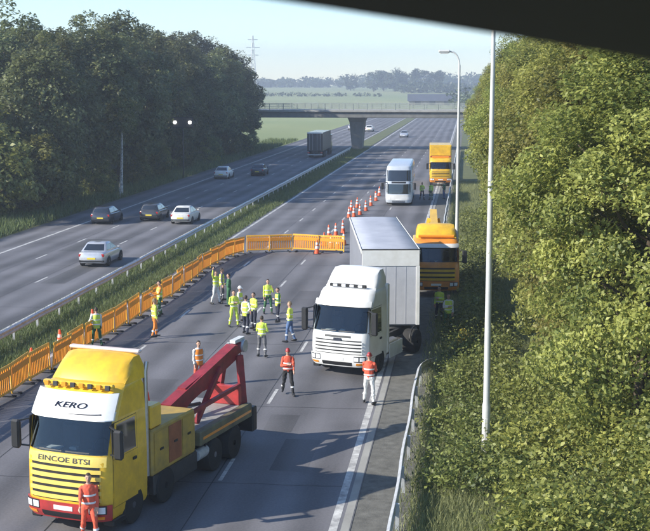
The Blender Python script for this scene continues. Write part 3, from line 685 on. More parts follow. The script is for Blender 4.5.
        df.add(vs, fs); df.build('roof_deflector', top, cab, 40)
    return cab, sh

def chassis(root, y0, y1, axles, wd=1.06, col='darkgrey'):
    ch = MB()
    for sx in (-1, 1): ch.box(sx * .34, sx * .46, y0, y1, .72, 1.02)
    for i in range(6): yy = y0 + (y1 - y0) * i / 5; ch.box(-.34, .34, yy - .06, yy + .06, .76, .96)
    for y_, dual in axles: ch.box(-1.0, 1.0, y_ - .08, y_ + .08, .44, .60)
    ch.build('chassis', M[col], root, 0)
    for y_, dual in axles:
        for sx in (-1, 1): wheel(root, sx * (1.08 if not dual else .97), y_, .51, .32 if not dual else .56, sx)

# white articulated lorry, jack-knifed
fx, fy = -5.0, 48.45
a_ = R(19)                                  # heading of tractor from its nose to its tail
lor = empty('articulated_lorry', (fx, fy, 0), -a_, 'white articulated lorry with its cab turned aside from the grey box trailer', 'lorry')
cab, sh = truck_cab(lor, M['white'], M['white'], M['white'], M['white'], 0, True, 4, wb=1.78, wt=2.80, rt=3.42, dt=4.15)
sh.front(-.45, .45, 1.58, 1.66, .012, 8, 1).build('badge_strip', M['darkgrey'], cab)
rb = MB(); rb.box(-.80, .80, 1.0, 1.1, 3.45, 3.58, .02); rb.build('roof_lamp_bar', M['black'], cab)
for sx in (-.55, -.18, .18, .55): MB().box(sx - .1, sx + .1, .975, 1.02, 3.46, 3.57, .02).build('roof_lamp', M['lamp'], cab)
chassis(lor, .3, 6.8, [(1.42, False), (5.6, True)])
for sx in (-1, 1):
    MB().lathe([(.02, -.6), (.31, -.58), (.31, .58), (.02, .6)], 16).build('fuel_tank', M['alu'], lor).matrix_local = Matrix.Translation((sx * .88, 3.1, .72)) @ Euler((R(90), 0, 0)).to_matrix().to_4x4()
    sf = MB(); sf.box(sx * 1.0, sx * 1.22, 2.25, 2.5, .6, 3.5, .05); sf.box(sx * 1.19, sx * 1.23, 2.5, 3.9, .35, .95, .01); sf.build('side_fairing', M['white'], lor)
    for yy in (1.42, 5.6):
        MB().tube([(sx * 1.1, yy + .62 * math.cos(a), .53 + .62 * math.sin(a)) for a in [R(8 + 16.4 * i) for i in range(11)]], .035, 6).build('mudguard', M['black'], lor)
MB().lathe([(.55, 1.02), (.5, 1.14)], 18, 'z', (0, 5.75, 0)).build('fifth_wheel', M['darkgrey'], lor)
for i, c_ in enumerate(('red', 'black', 'amber')): MB().tube([(-.3 + i * .3, 2.25 + .35 * t + 2.2 * t * t * .5, 1.9 - .5 * math.sin(math.pi * t) + .03 * math.sin(40 * t)) for t in [k / 16 for k in range(17)]], .02, 6).build('air_line', M[c_], lor)
sh.front(-.13, .13, 1.44, 1.56, .045, 4, 2).build('badge', M['navy'], cab)
# trailer: its own heading, as a part hinged on the tractor
rx_, ry_ = -4.95, 66.7; tfx, tfy = -3.18, 53.3
ta = math.atan2(rx_ - tfx, ry_ - tfy)
TM = lor.matrix_basis.inverted() @ (Matrix.Translation((tfx, tfy, 0)) @ Matrix.Rotation(-ta, 4, 'Z'))
lor_m = Matrix.Translation((fx, fy, 0)) @ Matrix.Rotation(-a_, 4, 'Z')
TM = lor_m.inverted() @ Matrix.Translation((tfx, tfy, 0)) @ Matrix.Rotation(-ta, 4, 'Z')
L = 13.6
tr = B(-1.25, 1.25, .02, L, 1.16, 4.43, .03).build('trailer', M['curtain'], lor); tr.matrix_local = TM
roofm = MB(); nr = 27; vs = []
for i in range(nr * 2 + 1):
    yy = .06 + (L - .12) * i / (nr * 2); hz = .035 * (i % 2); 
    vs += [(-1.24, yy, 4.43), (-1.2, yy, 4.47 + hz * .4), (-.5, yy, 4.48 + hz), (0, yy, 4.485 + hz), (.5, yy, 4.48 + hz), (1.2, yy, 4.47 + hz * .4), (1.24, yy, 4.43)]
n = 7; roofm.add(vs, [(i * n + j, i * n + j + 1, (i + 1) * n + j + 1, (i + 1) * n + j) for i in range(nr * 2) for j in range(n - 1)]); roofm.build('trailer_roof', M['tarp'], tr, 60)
for sx in (-1, 1):
    B(sx * 1.252, sx * 1.275, .0, L, 4.30, 4.49, .008).build('top_rail', M['offwhite'], tr)
    B(sx * 1.252, sx * 1.275, .1, L - .1, 1.02, 1.22, .008).build('bottom_rail', M['darkgrey'], tr)
    for i in range(22): B(sx * 1.251, sx * 1.262, .35 + i * .61, .40 + i * .61, 1.225, 4.295).build('curtain_strap', M['curtain'], tr, 0)
B(-1.24, 1.24, -.035, .018, 3.78, 4.46, .01).build('front_band', M['white'], tr)
for sx in (-1, 1): B(sx * 1.10, sx * 1.26, -.04, .018, 1.2, 3.778, .01).build('corner_post', M['white'], tr)
B(-1.098, 1.098, -.006, .018, 1.22, 3.776, .004).build('front_panel', M['panel'], tr)
for i in range(4): B(-.68 + i * .44, -.66 + i * .44, -.014, -.0065, 1.25, 3.77).build('front_rib', M['panel'], tr, 0)
B(-1.26, 1.26, -.03, .017, 4.464, 4.52, .01).build('front_edge', M['darkgrey'], tr)
tc_ = MB()
for sx in (-1, 1): tc_.box(sx * .4, sx * .55, .6, L - .1, .85, 1.155)
tc_.build('trailer_chassis', M['darkgrey'], tr, 0)
for sx in (-1, 1): B(sx * 1.0, sx * 1.04, 5.0, 9.0, .45, .95, .01).build('side_guard', M['steel'], tr)
for yy in (9.4, 10.7, 12.0):
    for sx in (-1, 1): wheel(tr, sx * 1.05, yy, .50, .36, sx)
for sx in (-1, 1): B(sx * .55, sx * .67, 2.6, 2.72, .05, .9).build('landing_leg', M['darkgrey'], tr, 0)

# heavy recovery truck in the foreground
wx_, wy_ = -10.15, 30.0; wr = empty('recovery_truck', (wx_, wy_, 0), -R(14.5), 'yellow heavy recovery truck with a white visor and a red crane boom', 'recovery truck')
cab, sh = truck_cab(wr, M['yellow'], M['white'], M['red'], M['yellow_p'], 0, True, 5, True, top=M['yellow'], wb=2.16, wt=3.02, rt=3.80, dt=4.42)
sh.front(-.96, .96, 3.0, 3.62, .14, 14, 4).build('headboard', M['white'], cab)
lettering(cab, sh, 'KERO', -.36, .40, 3.25, 3.38, M['ink'], .158, .25)
MB().tube([(sx_ * 1.2, sh.yf(sx_, 3.16) - .160, 3.14 + .05 * max(0, sx_) ** 1.5) for sx_ in [-.62 + .1 * i for i in range(15)]], [.006 + .001 * i for i in range(15)], 5).build('underline', M['ink'], cab)
sh.front(-.92, .92, 1.86, 2.12, .012, 12, 2).build('name_panel', M['yellow_p'], cab)
lettering(cab, sh, 'EINCOE BTSI', -.62, .60, 1.93, 2.06, M['darkgrey'], .022)
rl = MB(); rl.box(-1.05, 1.05, .78, .92, 3.74, 3.86, .03); lb = rl.build('light_bar', M['yellow'], cab)
for i in range(8): B(-.98 + i * .26, -.84 + i * .26, .73, .78, 3.72, 3.85, .01).build('marker_lamp', M['darkgrey'] if i % 2 else M['amber'], lb)
B(-1.08, 1.08, 2.12, 2.30, 4.43, 4.52, .03).build('roof_edge_bar', M['pink'], cab)
for sx in (-1, 1):
    MB().tube([(sx * 1.1, 2.38, 1.0), (sx * 1.1, 2.38, 3.9), (sx * 1.1, 2.46, 4.15)], .07, 10).build('exhaust_stack', M['alu'], wr)
    MB().lathe([(.02, -.5), (.17, -.48), (.17, .48), (.02, .5)], 14, 'z').build('air_tank', M['steel'], wr).matrix_local = Matrix.Translation((sx * 1.08, 5.75, .72)) @ Euler((R(90), 0, 0)).to_matrix().to_4x4()
    B(*sorted((sx * 1.251, sx * 1.256)), 5.5, 8.9, 1.17, 1.25).build('marker_strip', M['amber'], wr, 0)
for i in range(5): MB().tube([(-.6 + i * .12, 3.2, 2.3), (-.5 + i * .1, 3.9, 2.34 + .02 * i), (-.3 + i * .08, 4.6, 2.3)], .022, 6).build('hose', M['black'], wr)
for sx in (-.8, -.45): MB().tube([(sx, 6.2, 1.47), (sx + .1, 7.0, 1.5), (sx - .05, 7.8, 1.48), (sx + .2, 8.3, 1.47)], .05, 7).build('chain', M['darkgrey'], wr)
MB().lathe([(.19, 1.43), (.16, 1.5), (.045, 2.36), (.035, 2.4)], 14, 'z', (-.7, 5.7, 0)).build('stowed_cone', M['cone'], wr)
chassis(wr, .3, 9.3, [(1.42, False), (3.2, False), (6.3, True), (7.65, True)])
bd = B(-1.24, 1.24, 2.45, 5.0, .95, 2.25, .05).build('equipment_body', M['yellow_d'], wr)
for sx in (-1, 1):
    for i in range(3):
        d = B(sx * 1.242, sx * 1.262, 2.56 + i * .82, 3.30 + i * .82, 1.08, 2.14, .008).build('locker_door', M['rust'] if i == 1 else M['yellow_d'], bd)
        B(sx * 1.264, sx * 1.285, 2.84 + i * .82, 3.02 + i * .82, 1.6, 1.66).build('locker_handle', M['black'], d)
    B(sx * 1.0, sx * 1.25, 5.35, 9.0, 1.0, 1.45, .04).build('side_locker', M['olive'], wr)
    B(sx * 1.0, sx * 1.2, 2.6, 5.2, .36, .94, .04).build('underbody_tank', M['darkgrey'], wr)
    MB().tube([(sx * 1.12, 6.98 + 1.35 * math.cos(a), .55 + .62 * math.sin(a)) for a in [R(5 + 17 * i) for i in range(11)]], .04, 6).build('mudguard', M['black'], wr)
B(-.99, .99, 5.35, 9.1, 1.30, 1.42, .02).build('deck', M['deckgrey'], wr)
B(-1.2, 1.2, 2.5, 3.1, 2.252, 2.9, .05).build('winch_housing', M['yellow'], wr)
B(-1.22, 1.22, 9.12, 9.45, .45, 1.25, .04).build('tail_beam', M['black'], wr)
for sx in (-1, 1): B(sx * .8, sx * 1.15, 9.452, 9.48, .8, .95).build('tail_lamp', M['tail'], wr)
bm_ = MB()
for a, b, w0 in (((.25, 5.15, 2.02), (.62, 8.9, 3.12), .36),):
    bm_.beam(a, b, w0, .46)
bm_.beam((.31, 6.0, 2.40), (.66, 9.3, 3.21), .28, .30); boom = bm_.build('boom', M['boom_red'], wr, 0)
MB().lathe([(.2, -.2), (.2, .2)], 14, 'x', (.67, 9.35, 3.2)).build('sheave', M['steel'], boom)
MB().beam((.62, 8.9, 3.40), (.68, 9.5, 3.44), .2, .1).build('boom_tip_guard', M['offwhite'], boom)
for sx in (-1, 1):
    MB().beam((.5 + sx * .46, 8.95, 1.42), (.62 + sx * .26, 8.85, 3.0), .16, .2).build('mast_leg', M['boom_red'], wr, 0)
    MB().beam((.3 + sx * .35, 6.2, 1.42), (.5 + sx * .2, 7.8, 2.8), .13, .15).build('boom_ram', M['boom_red'], wr, 0)
    MB().beam((.2 + sx * .6, 5.5, 1.9), (.5 + sx * .4, 8.8, 2.05), .1, .12).build('brace', M['boom_red'], wr, 0)
B(-.1, .98, 8.6, 8.8, 1.42, 2.05, .03).build('underlift_frame', M['red'], wr)
MB().tube([(.67, 9.38, 3.0), (.70, 9.40, 2.2), (.67, 9.38, 1.35)], .02, 6).build('winch_cable', M['darkgrey'], wr)
MB().lathe([(.09, -.35), (.09, .35)], 12, 'x', (0, 3.5, 2.6)).build('winch_drum', M['steel'], wr)

# yellow and orange recovery truck on the verge beside the trailer
ox, oy = -1.55, 67.5
ot = empty('recovery_truck', (ox, oy, 0), R(3), 'yellow and orange recovery truck standing half on the verge beside the trailer', 'recovery truck')
cab, sh = truck_cab(ot, M['orange'], M['white'], M['orange'], M['yellow'], 0, True, 3, True, top=M['yellow'])
B(-1.0, 1.0, .85, 1.02, 3.2, 3.36, .04).build('light_bar', M['amber'], cab)
chassis(ot, .3, 8.0, [(1.42, False), (5.6, True), (6.9, True)])
B(-1.23, 1.23, 2.5, 4.8, .98, 2.9, .05).build('equipment_body', M['yellow'], ot); B(-1.2, 1.2, 4.82, 7.9, 1.05, 1.5, .04).build('deck', M['orange'], ot)
b2 = MB(); b2.beam((0, 3.2, 3.0), (0, 7.8, 3.9), .4, .42); b2.build('boom', M['yellow'], ot, 0)
for sx in (-1, 1): MB().beam((sx * .8, 7.4, 1.5), (sx * .25, 7.3, 3.6), .15, .2).build('mast_leg', M['yellow'], ot, 0)

# tall orange truck far up the hard shoulder
x, y = gp(440.5, 186)
ft = empty('box_truck', (x, y, 0), R(2), 'tall orange-yellow truck with a high box body parked beyond the pale coach', 'truck')
cab, sh = truck_cab(ft, M['yellow'], M['yellow'], M['orange'], M['yellow'], 0, None, 4)
chassis(ft, .3, 8.5, [(1.42, False), (6.3, True)])
bb = B(-1.27, 1.27, 2.35, 8.6, 1.05, 4.6, .06).build('box_body', M['yellow'], ft)
B(-1.15, 1.15, 2.30, 2.345, 3.35, 4.45, .015).build('front_board', M['yellow'], bb); B(-1.2, 1.2, 2.30, 2.346, 3.22, 3.33).build('board_stripe', M['red'], bb, 0)
B(-1.0, 1.0, 1.1, 1.3, 3.16, 3.34, .04).build('light_bar', M['amber'], cab)

# white high coach
x, y = gp(398.5, 206)
co = empty('coach', (x, y, 0), R(1), 'pale double-deck coach with a white front panel and large windscreens behind the cones', 'coach')
lev = [(.30, .06, 11.9, 1.20), (.45, 0, 12, 1.25), (1.2, -.02, 12, 1.27), (2.2, .10, 12, 1.26), (3.4, .42, 11.95, 1.22), (3.75, .62, 11.9, 1.15), (3.88, .95, 11.8, 1.02)]
sh = Shell(lev, .12, .28, .04, .12); body = sh.mesh((.8, 1.6, 2.0, 2.6, 3.0)).build('body', M['coachgrey'], co, 28)
sh.front(-1.0, 1.0, .36, 1.08, .006, 16, 3).build('front_panel', M['white'], body)
sh.front(-.93, .93, 1.15, 2.10, .008, 16, 5).build('windscreen', M['glass'], body); sh.front(-.93, .93, 2.38, 3.40, .008, 16, 5).build('upper_windscreen', M['glass'], body)
for sx in (-1, 1):
    a, b = sorted((sx * .6, sx * .93)); sh.front(a, b, .62, .84, .02, 5, 2).build('headlight', M['lamp'], body)
    for i in range(6):
        sh.side(sx, .9 + i * 1.8, 2.6 + i * 1.8, .95 + i * 1.8, 2.62 + i * 1.8, 2.45, 3.3, .006).build('upper_window', M['glass'], body)
        if i: sh.side(sx, .9 + i * 1.8, 2.6 + i * 1.8, .9 + i * 1.8, 2.6 + i * 1.8, 1.25, 2.1, .006).build('side_window', M['glass'], body)
    m = MB(); m.beam((sx * 1.1, .3, 2.25), (sx * 1.55, -.15, 2.2), .05, .05); m.box(sx * 1.42, sx * 1.66, -.22, -.1, 1.6, 2.25, .04); m.build('mirror', M['black'], body)
    for yy in (2.6, 8.3, 9.6): wheel(co, sx * 1.08, yy, .50, .34, sx)
sh.front(-.5, .5, .34, .50, .012, 6, 1).build('air_slot', M['black'], body); sh.front(-.24, .24, .55, .67, .014, 4, 1).build('number_plate', M['plate_w'], body)
sh.front(-.55, .55, 2.16, 2.33, .012, 8, 1).build('destination_panel', M['black'], body)
for sx in (-.5, .1): q = sh.front(sx, sx + .45, 1.2, 1.24, .018, 4, 1).build('wiper', M['black'], body)

# lorry on the far carriageway, seen from behind
def rear_lorry(x, y, label, c1, c2):
    t = empty('box_lorry', (x, y, 0), math.pi, label, 'lorry')
    bx = B(-1.26, 1.26, -11.5, 0, 1.1, 4.05, .04).build('box_body', M[c1], t)
    for sx in (-1, 1):
        d = B(*sorted((sx * .02, sx * 1.2)), .002, .04, 1.2, 3.85, .01).build('rear_door', M[c1], bx)
        for k in (.35, .85): B(sx * k - .02, sx * k + .02, .042, .07, 1.25, 3.8).build('lock_bar', M['steel'], d, 0)
        B(*sorted((sx * .85, sx * 1.2)), -.02, .03, .78, .92).build('tail_lamp', M['tail'], t, 0)
        for yy in (-2.2, -3.5, -4.8, -10.5): wheel(t, sx * 1.03, yy, .5, .36, sx)
    B(-1.27, 1.27, .0, .05, 3.87, 4.08, .01).build('roof_band', M[c2], bx)
    B(-1.2, 1.2, -.08, .0, .45, .60, .01).build('underrun_bar', M['steel'], t)
    B(-.45, .45, -13.8, -.2, .7, 1.08).build('chassis', M['darkgrey'], t, 0)
    B(-1.24, 1.24, -14.2, -12.1, .5, 3.3, .1).build('cab', M[c1], t)
    for sx in (-1, 1): wheel(t, sx * 1.06, -13.2, .5, .3, sx)
x, y = gp(315, 158); rear_lorry(x, y, 'dark blue-grey box lorry with a pale roof edge driving under the bridge', 'charcoal', 'white')

# cars
def car(px, py, label, col, away=True, est=False, s=1.0, name='car', ang=0, group=None, X=None):
    x, y = gp(px, py)
    if X is not None: x = X
    t = empty(name, (x, y, 0), (math.pi if away else 0) + R(ang), label, 'car', group); t.scale = (s, s, s)
    st = [(-2.2, .55, .60, .34), (-2.14, .70, .68, .27), (-1.85, .82, .77, .20), (-1.2, .87, .86, .19), (-.75, .885, .92, .19), (.5, .89, .94, .19), (1.35, .885, .97, .19), (1.8, .86, .97, .21), (2.06, .80, .94, .27), (2.14, .70, .84, .34)]
    mb = MB(); vs = []
    for y_, hw, zt, zb in st:
        half = [(0, zt), (.55, zt - .004), (.86, zt - .03), (.965, zt - .10), (1.0, zt - .28), (.985, (zt + zb) / 2 - .08), (.95, zb + .08), (.86, zb), (0, zb)]
        ring = [(hw * a, y_, z) for a, z in half] + [(-hw * a, y_, z) for a, z in half[-2:0:-1]]; vs += ring
    n = 16; fs = [(i * n + j, i * n + (j + 1) % n, (i + 1) * n + (j + 1) % n, (i + 1) * n + j) for i in range(len(st) - 1) for j in range(n)] + [tuple(range(n)), tuple(range((len(st) - 1) * n, len(st) * n))]
    mb.add(vs, fs); body = mb.build('body', col, t, 40)
    rb = 1.95 if est else 1.72; rt = 1.75 if est else 1.12
    sh = Shell([(.88, -.98, rb + .06, .80), (.94, -.92, rb, .795), (1.36, -.12, rt, .62), (1.43, .12, rt - .12, .55)], .08, .12, .06, .10)
    cb = sh.mesh((1.05, 1.2)).build('cabin', col, body, 30)
    sh.front(-.88, .88, .98, 1.34, .006, 10, 4).build('windscreen', M['glass'], cb); sh.back(-.84, .84, 1.0, 1.33, .006, 10, 4).build('rear_window', M['glass'], cb)
    for sx in (-1, 1):
        sh.side(sx, -.62, .36, -.02, .36, .98, 1.33, .006).build('front_window', M['glass'], cb); sh.side(sx, .44, rb - .32, .44, rt - .16, .98, 1.33, .006).build('back_window', M['glass'], cb)
        B(*sorted((sx * .86, sx * 1.02)), -.72, -.60, .92, 1.05, .03).build('mirror', col, body)
        B(*sorted((sx * .50, sx * .80)), 2.0, 2.135, .66, .84, .03).build('tail_lamp', M['tail'], body); B(*sorted((sx * .42, sx * .72)), -2.16, -1.95, .54, .66, .03).build('headlight', M['lamp'], body)
        for yy in (-1.38, 1.30): wheel(t, sx * .80, yy, .31, .21, sx)
        for yy in (-1.38, 1.30):
            MB().tube([(sx * .872, yy + .35 * math.cos(a), .31 + .35 * math.sin(a)) for a in [R(-10 + 20 * i) for i in range(11)]], .022, 6).build('wheel_arch', M['black'], body)
    B(-.26, .26, 2.10, 2.155, .50, .61).build('number_plate', M['plate_y'], body, 0); B(-.26, .26, -2.215, -2.17, .40, .50).build('front_plate', M['plate_w'], body, 0)
    B(-.78, .78, 2.0, 2.16, .34, .46, .03).build('rear_bumper', M['black'], body)
    return t
car(109, 263, 'silver saloon driving alone beside the central reservation on the far carriageway', M['silver'], X=-23.6, s=1.04)
car(188, 222, 'pale silver car abreast of a dark car in the lane by the central reservation', M['offwhite'], X=-23.6)
car(158, 219, 'dark charcoal car in the middle lane abreast of the pale silver car', M['charcoal'], est=True, X=-26.8)
car(107, 222, 'dark navy estate car in the lane nearest the wood', M['navy'], est=True, X=-30.2)
car(232, 178, 'white hatchback in the shaded lane nearest the wood before the bridge', M['white'], X=-30.1, s=1.05)
car(285, 175, 'dark car in tree shade behind the box lorry', M['navy'], X=-26.6)
car(389, 131.5, 'white car on the far carriageway beyond the bridge', M['white'], X=-24.3, s=1.1)
car(356, 130, 'pale car in the outer lane beyond the bridge', M['silver'], X=-29.5, s=1.1)
car(404, 137, 'silver car waiting in the closed lanes beyond the bridge', M['silver'], away=False, X=-14.0)

# ------------------------------------------------------------------ people
PEOPLE = []
def capsule(bm, a, b, ra, rb, n=10):
    a, b = Vector(a), Vector(b); d = b - a; L = d.length; t = d.normalized() if L > 1e-6 else Vector((0, 0, 1))
    u = t.cross(Vector((.31, .2, .93))); u.normalize(); v = t.cross(u); rings = []
    prof = [(-ra * math.sin(R(x)), ra * math.cos(R(x))) for x in (80, 45, 0)] + [(L + rb * math.sin(R(x)), rb * math.cos(R(x))) for x in (0, 45, 80)]
    for h, r in prof: rings.append([bm.verts.new(a + t * h + (u * math.cos(2 * math.pi * k / n) + v * math.sin(2 * math.pi * k / n)) * r) for k in range(n)])
    for r0, r1 in zip(rings, rings[1:]):
        for k in range(n): bm.faces.new((r0[k], r0[(k + 1) % n], r1[(k + 1) % n], r1[k]))
    bm.faces.new(list(reversed(rings[0]))); bm.faces.new(rings[-1])
def ellipsoid(bm, c, r, n=14):
    bmesh.ops.create_uvsphere(bm, u_segments=n, v_segments=10, radius=1, matrix=Matrix.Translation(c) @ Matrix.Diagonal((*r, 1)))
def loft(bm, rings):
    rs = [[bm.verts.new(p) for p in r] for r in rings]; n = len(rs[0])
    for r0, r1 in zip(rs, rs[1:]):
        for k in range(n): bm.faces.new((r0[k], r0[(k + 1) % n], r1[(k + 1) % n], r1[k]))
    bm.faces.new(list(reversed(rs[0]))); bm.faces.new(rs[-1])
TORSO = [(.86, .15, .115), (.96, .172, .125), (1.10, .165, .122), (1.26, .172, .128), (1.38, .178, .120), (1.45, .16, .10), (1.50, .09, .075)]
ARMS = {'down': ((.10, .05, -1), (.02, -.28, -.96)), 'hip': ((.55, .35, -.8), (-.75, -.35, -.45)), 'fold': ((.18, -.12, -1), (-.82, -.50, .22)),
        'point': ((.25, -.85, -.15), (.1, -1, .12)), 'up': ((.45, -.25, .55), (.05, -.2, 1)), 'fwd': ((.1, -.35, -.9), (-.12, -.95, -.1)), 'phone': ((.25, -.3, -.9), (-.25, -.45, .9)), 'swing': ((.1, -.4, -.9), (.02, -.75, -.65)), 'back': ((.1, .45, -.9), (.02, .2, -1))}
def person(px, py, face, label, top, legs, vest=None, arms=('down', 'down'), stride=.0, lean=0, head=0, hat=None, hair='hair', h=1.78, spread=.10, group=None, xy=None, stripes=True):
    s = h / 1.78; x, y = xy if xy else gp(px, py)
    rot = Matrix.Translation((0, 0, .95)) @ Matrix.Rotation(R(lean), 4, 'X') @ Matrix.Translation((0, 0, -.95))
    T = lambda p: rot @ Vector(p)
    bones = []                                   # (a, b, region)
    bm = bmesh.new()
    loft(bm, [[T((a * math.cos(q), b * math.sin(q) * (1.0 if math.sin(q) > 0 else .95), z)) for q in [2 * math.pi * k / 18 for k in range(18)]] for z, a, b in TORSO])
    bones += [(T((0, 0, 1.0)), T((0, 0, 1.44)), 'top')]
    for sx in (-1, 1): bones.append((T((sx * .1, 0, 1.0)), T((sx * .14, 0, 1.42)), 'top'))
    for sx in (-1, 1):
        st = sx * stride
        hip = Vector((sx * .095, 0, .93)); knee = Vector((sx * (.095 + spread * .5), -st * .55 - .03, .50)); ank = Vector((sx * (.09 + spread), -st + (.06 if st < 0 else 0), .09 + (.05 if st < -.1 else 0)))
        capsule(bm, hip, knee, .098, .068); capsule(bm, knee, ank, .066, .050)
        toe = ank + Vector((sx * .03, -.17, -.045)); capsule(bm, ank + Vector((0, .05, -.035)), toe, .05, .038)
        bones += [(hip, knee, 'legs'), (knee, ank + Vector((0, 0, .07)), 'legs'), (ank + Vector((0, .05, -.03)), toe, 'boot')]
        sho = T((sx * .180, 0, 1.405)); u, f = ARMS[arms[0 if sx < 0 else 1]]
        ud = Vector((sx * u[0], u[1], u[2])).normalized(); fd = Vector((sx * f[0], f[1], f[2])).normalized()
        elb = sho + ud * .29; wri = elb + fd * .25
        capsule(bm, sho, elb, .060, .050); capsule(bm, elb, wri, .049, .035); bones += [(sho, elb, 'top'), (elb, wri - fd * .02, 'top')]
        sd = fd.cross(Vector((sx, .2, .1))).normalized(); pal = wri + fd * .05
        capsule(bm, wri + fd * .01, wri + fd * .075, .030, .034)
        bend = (fd + Vector((-sx * .4, -.1, -.2))).normalized()
        for k, ln in enumerate((.062, .072, .068, .052)):
            r0 = wri + fd * .085 + sd * (k - 1.5) * .021; m_ = r0 + fd * ln * .55; capsule(bm, r0, m_, .0105, .0100, 6); capsule(bm, m_, m_ + bend * ln * .55, .0100, .009, 6)
        th = wri + fd * .03 - sd * .03; th2 = th - sd * .035 + fd * .035; capsule(bm, th, th2, .0125, .011, 6); capsule(bm, th2, th2 + fd * .03, .011, .0095, 6)
        bones.append((wri, wri + fd * .16, 'skin'))
    hr = Matrix.Translation(T((0, 0, 1.53))) @ Matrix.Rotation(R(head), 4, 'Z') @ Matrix.Rotation(R(lean * .4), 4, 'X')
    H = lambda p: hr @ Vector(p)
    capsule(bm, T((0, 0, 1.47)), H((0, -.01, .06)), .056, .054); hm = hr @ Matrix.Translation((0, -.012, .135))
    bmesh.ops.create_uvsphere(bm, u_segments=16, v_segments=12, radius=1, matrix=hm @ Matrix.Diagonal((.077, .096, .115, 1)))
    bmesh.ops.create_uvsphere(bm, u_segments=10, v_segments=8, radius=1, matrix=hr @ Matrix.Translation((0, -.045, .062)) @ Matrix.Diagonal((.052, .055, .045, 1)))
    capsule(bm, H((0, -.105, .145)), H((0, -.122, .115)), .010, .015, 6)
    for sx in (-1, 1): capsule(bm, H((sx * .079, .0, .145)), H((sx * .079, .004, .115)), .014, .011, 6)
    bones.append((H((0, 0, .03)), H((0, -.01, .22)), 'skin'))
    me = bpy.data.meshes.new('tmp'); bm.to_mesh(me); bm.free()
    tmp = link('tmp', me)
    m1 = tmp.modifiers.new('r', 'REMESH'); m1.mode = 'VOXEL'; m1.voxel_size = .0125
    m2 = tmp.modifiers.new('s', 'SMOOTH'); m2.factor = .5; m2.iterations = 3
    m3 = tmp.modifiers.new('d', 'DECIMATE'); m3.ratio = .30
    PEOPLE.append(dict(tmp=tmp, bones=bones, x=x, y=y, face=face, label=label, top=top, legs=legs, vest=vest, s=s, rot=rot, hr=hr, hat=hat, hair=hair, group=group, stripes=stripes))

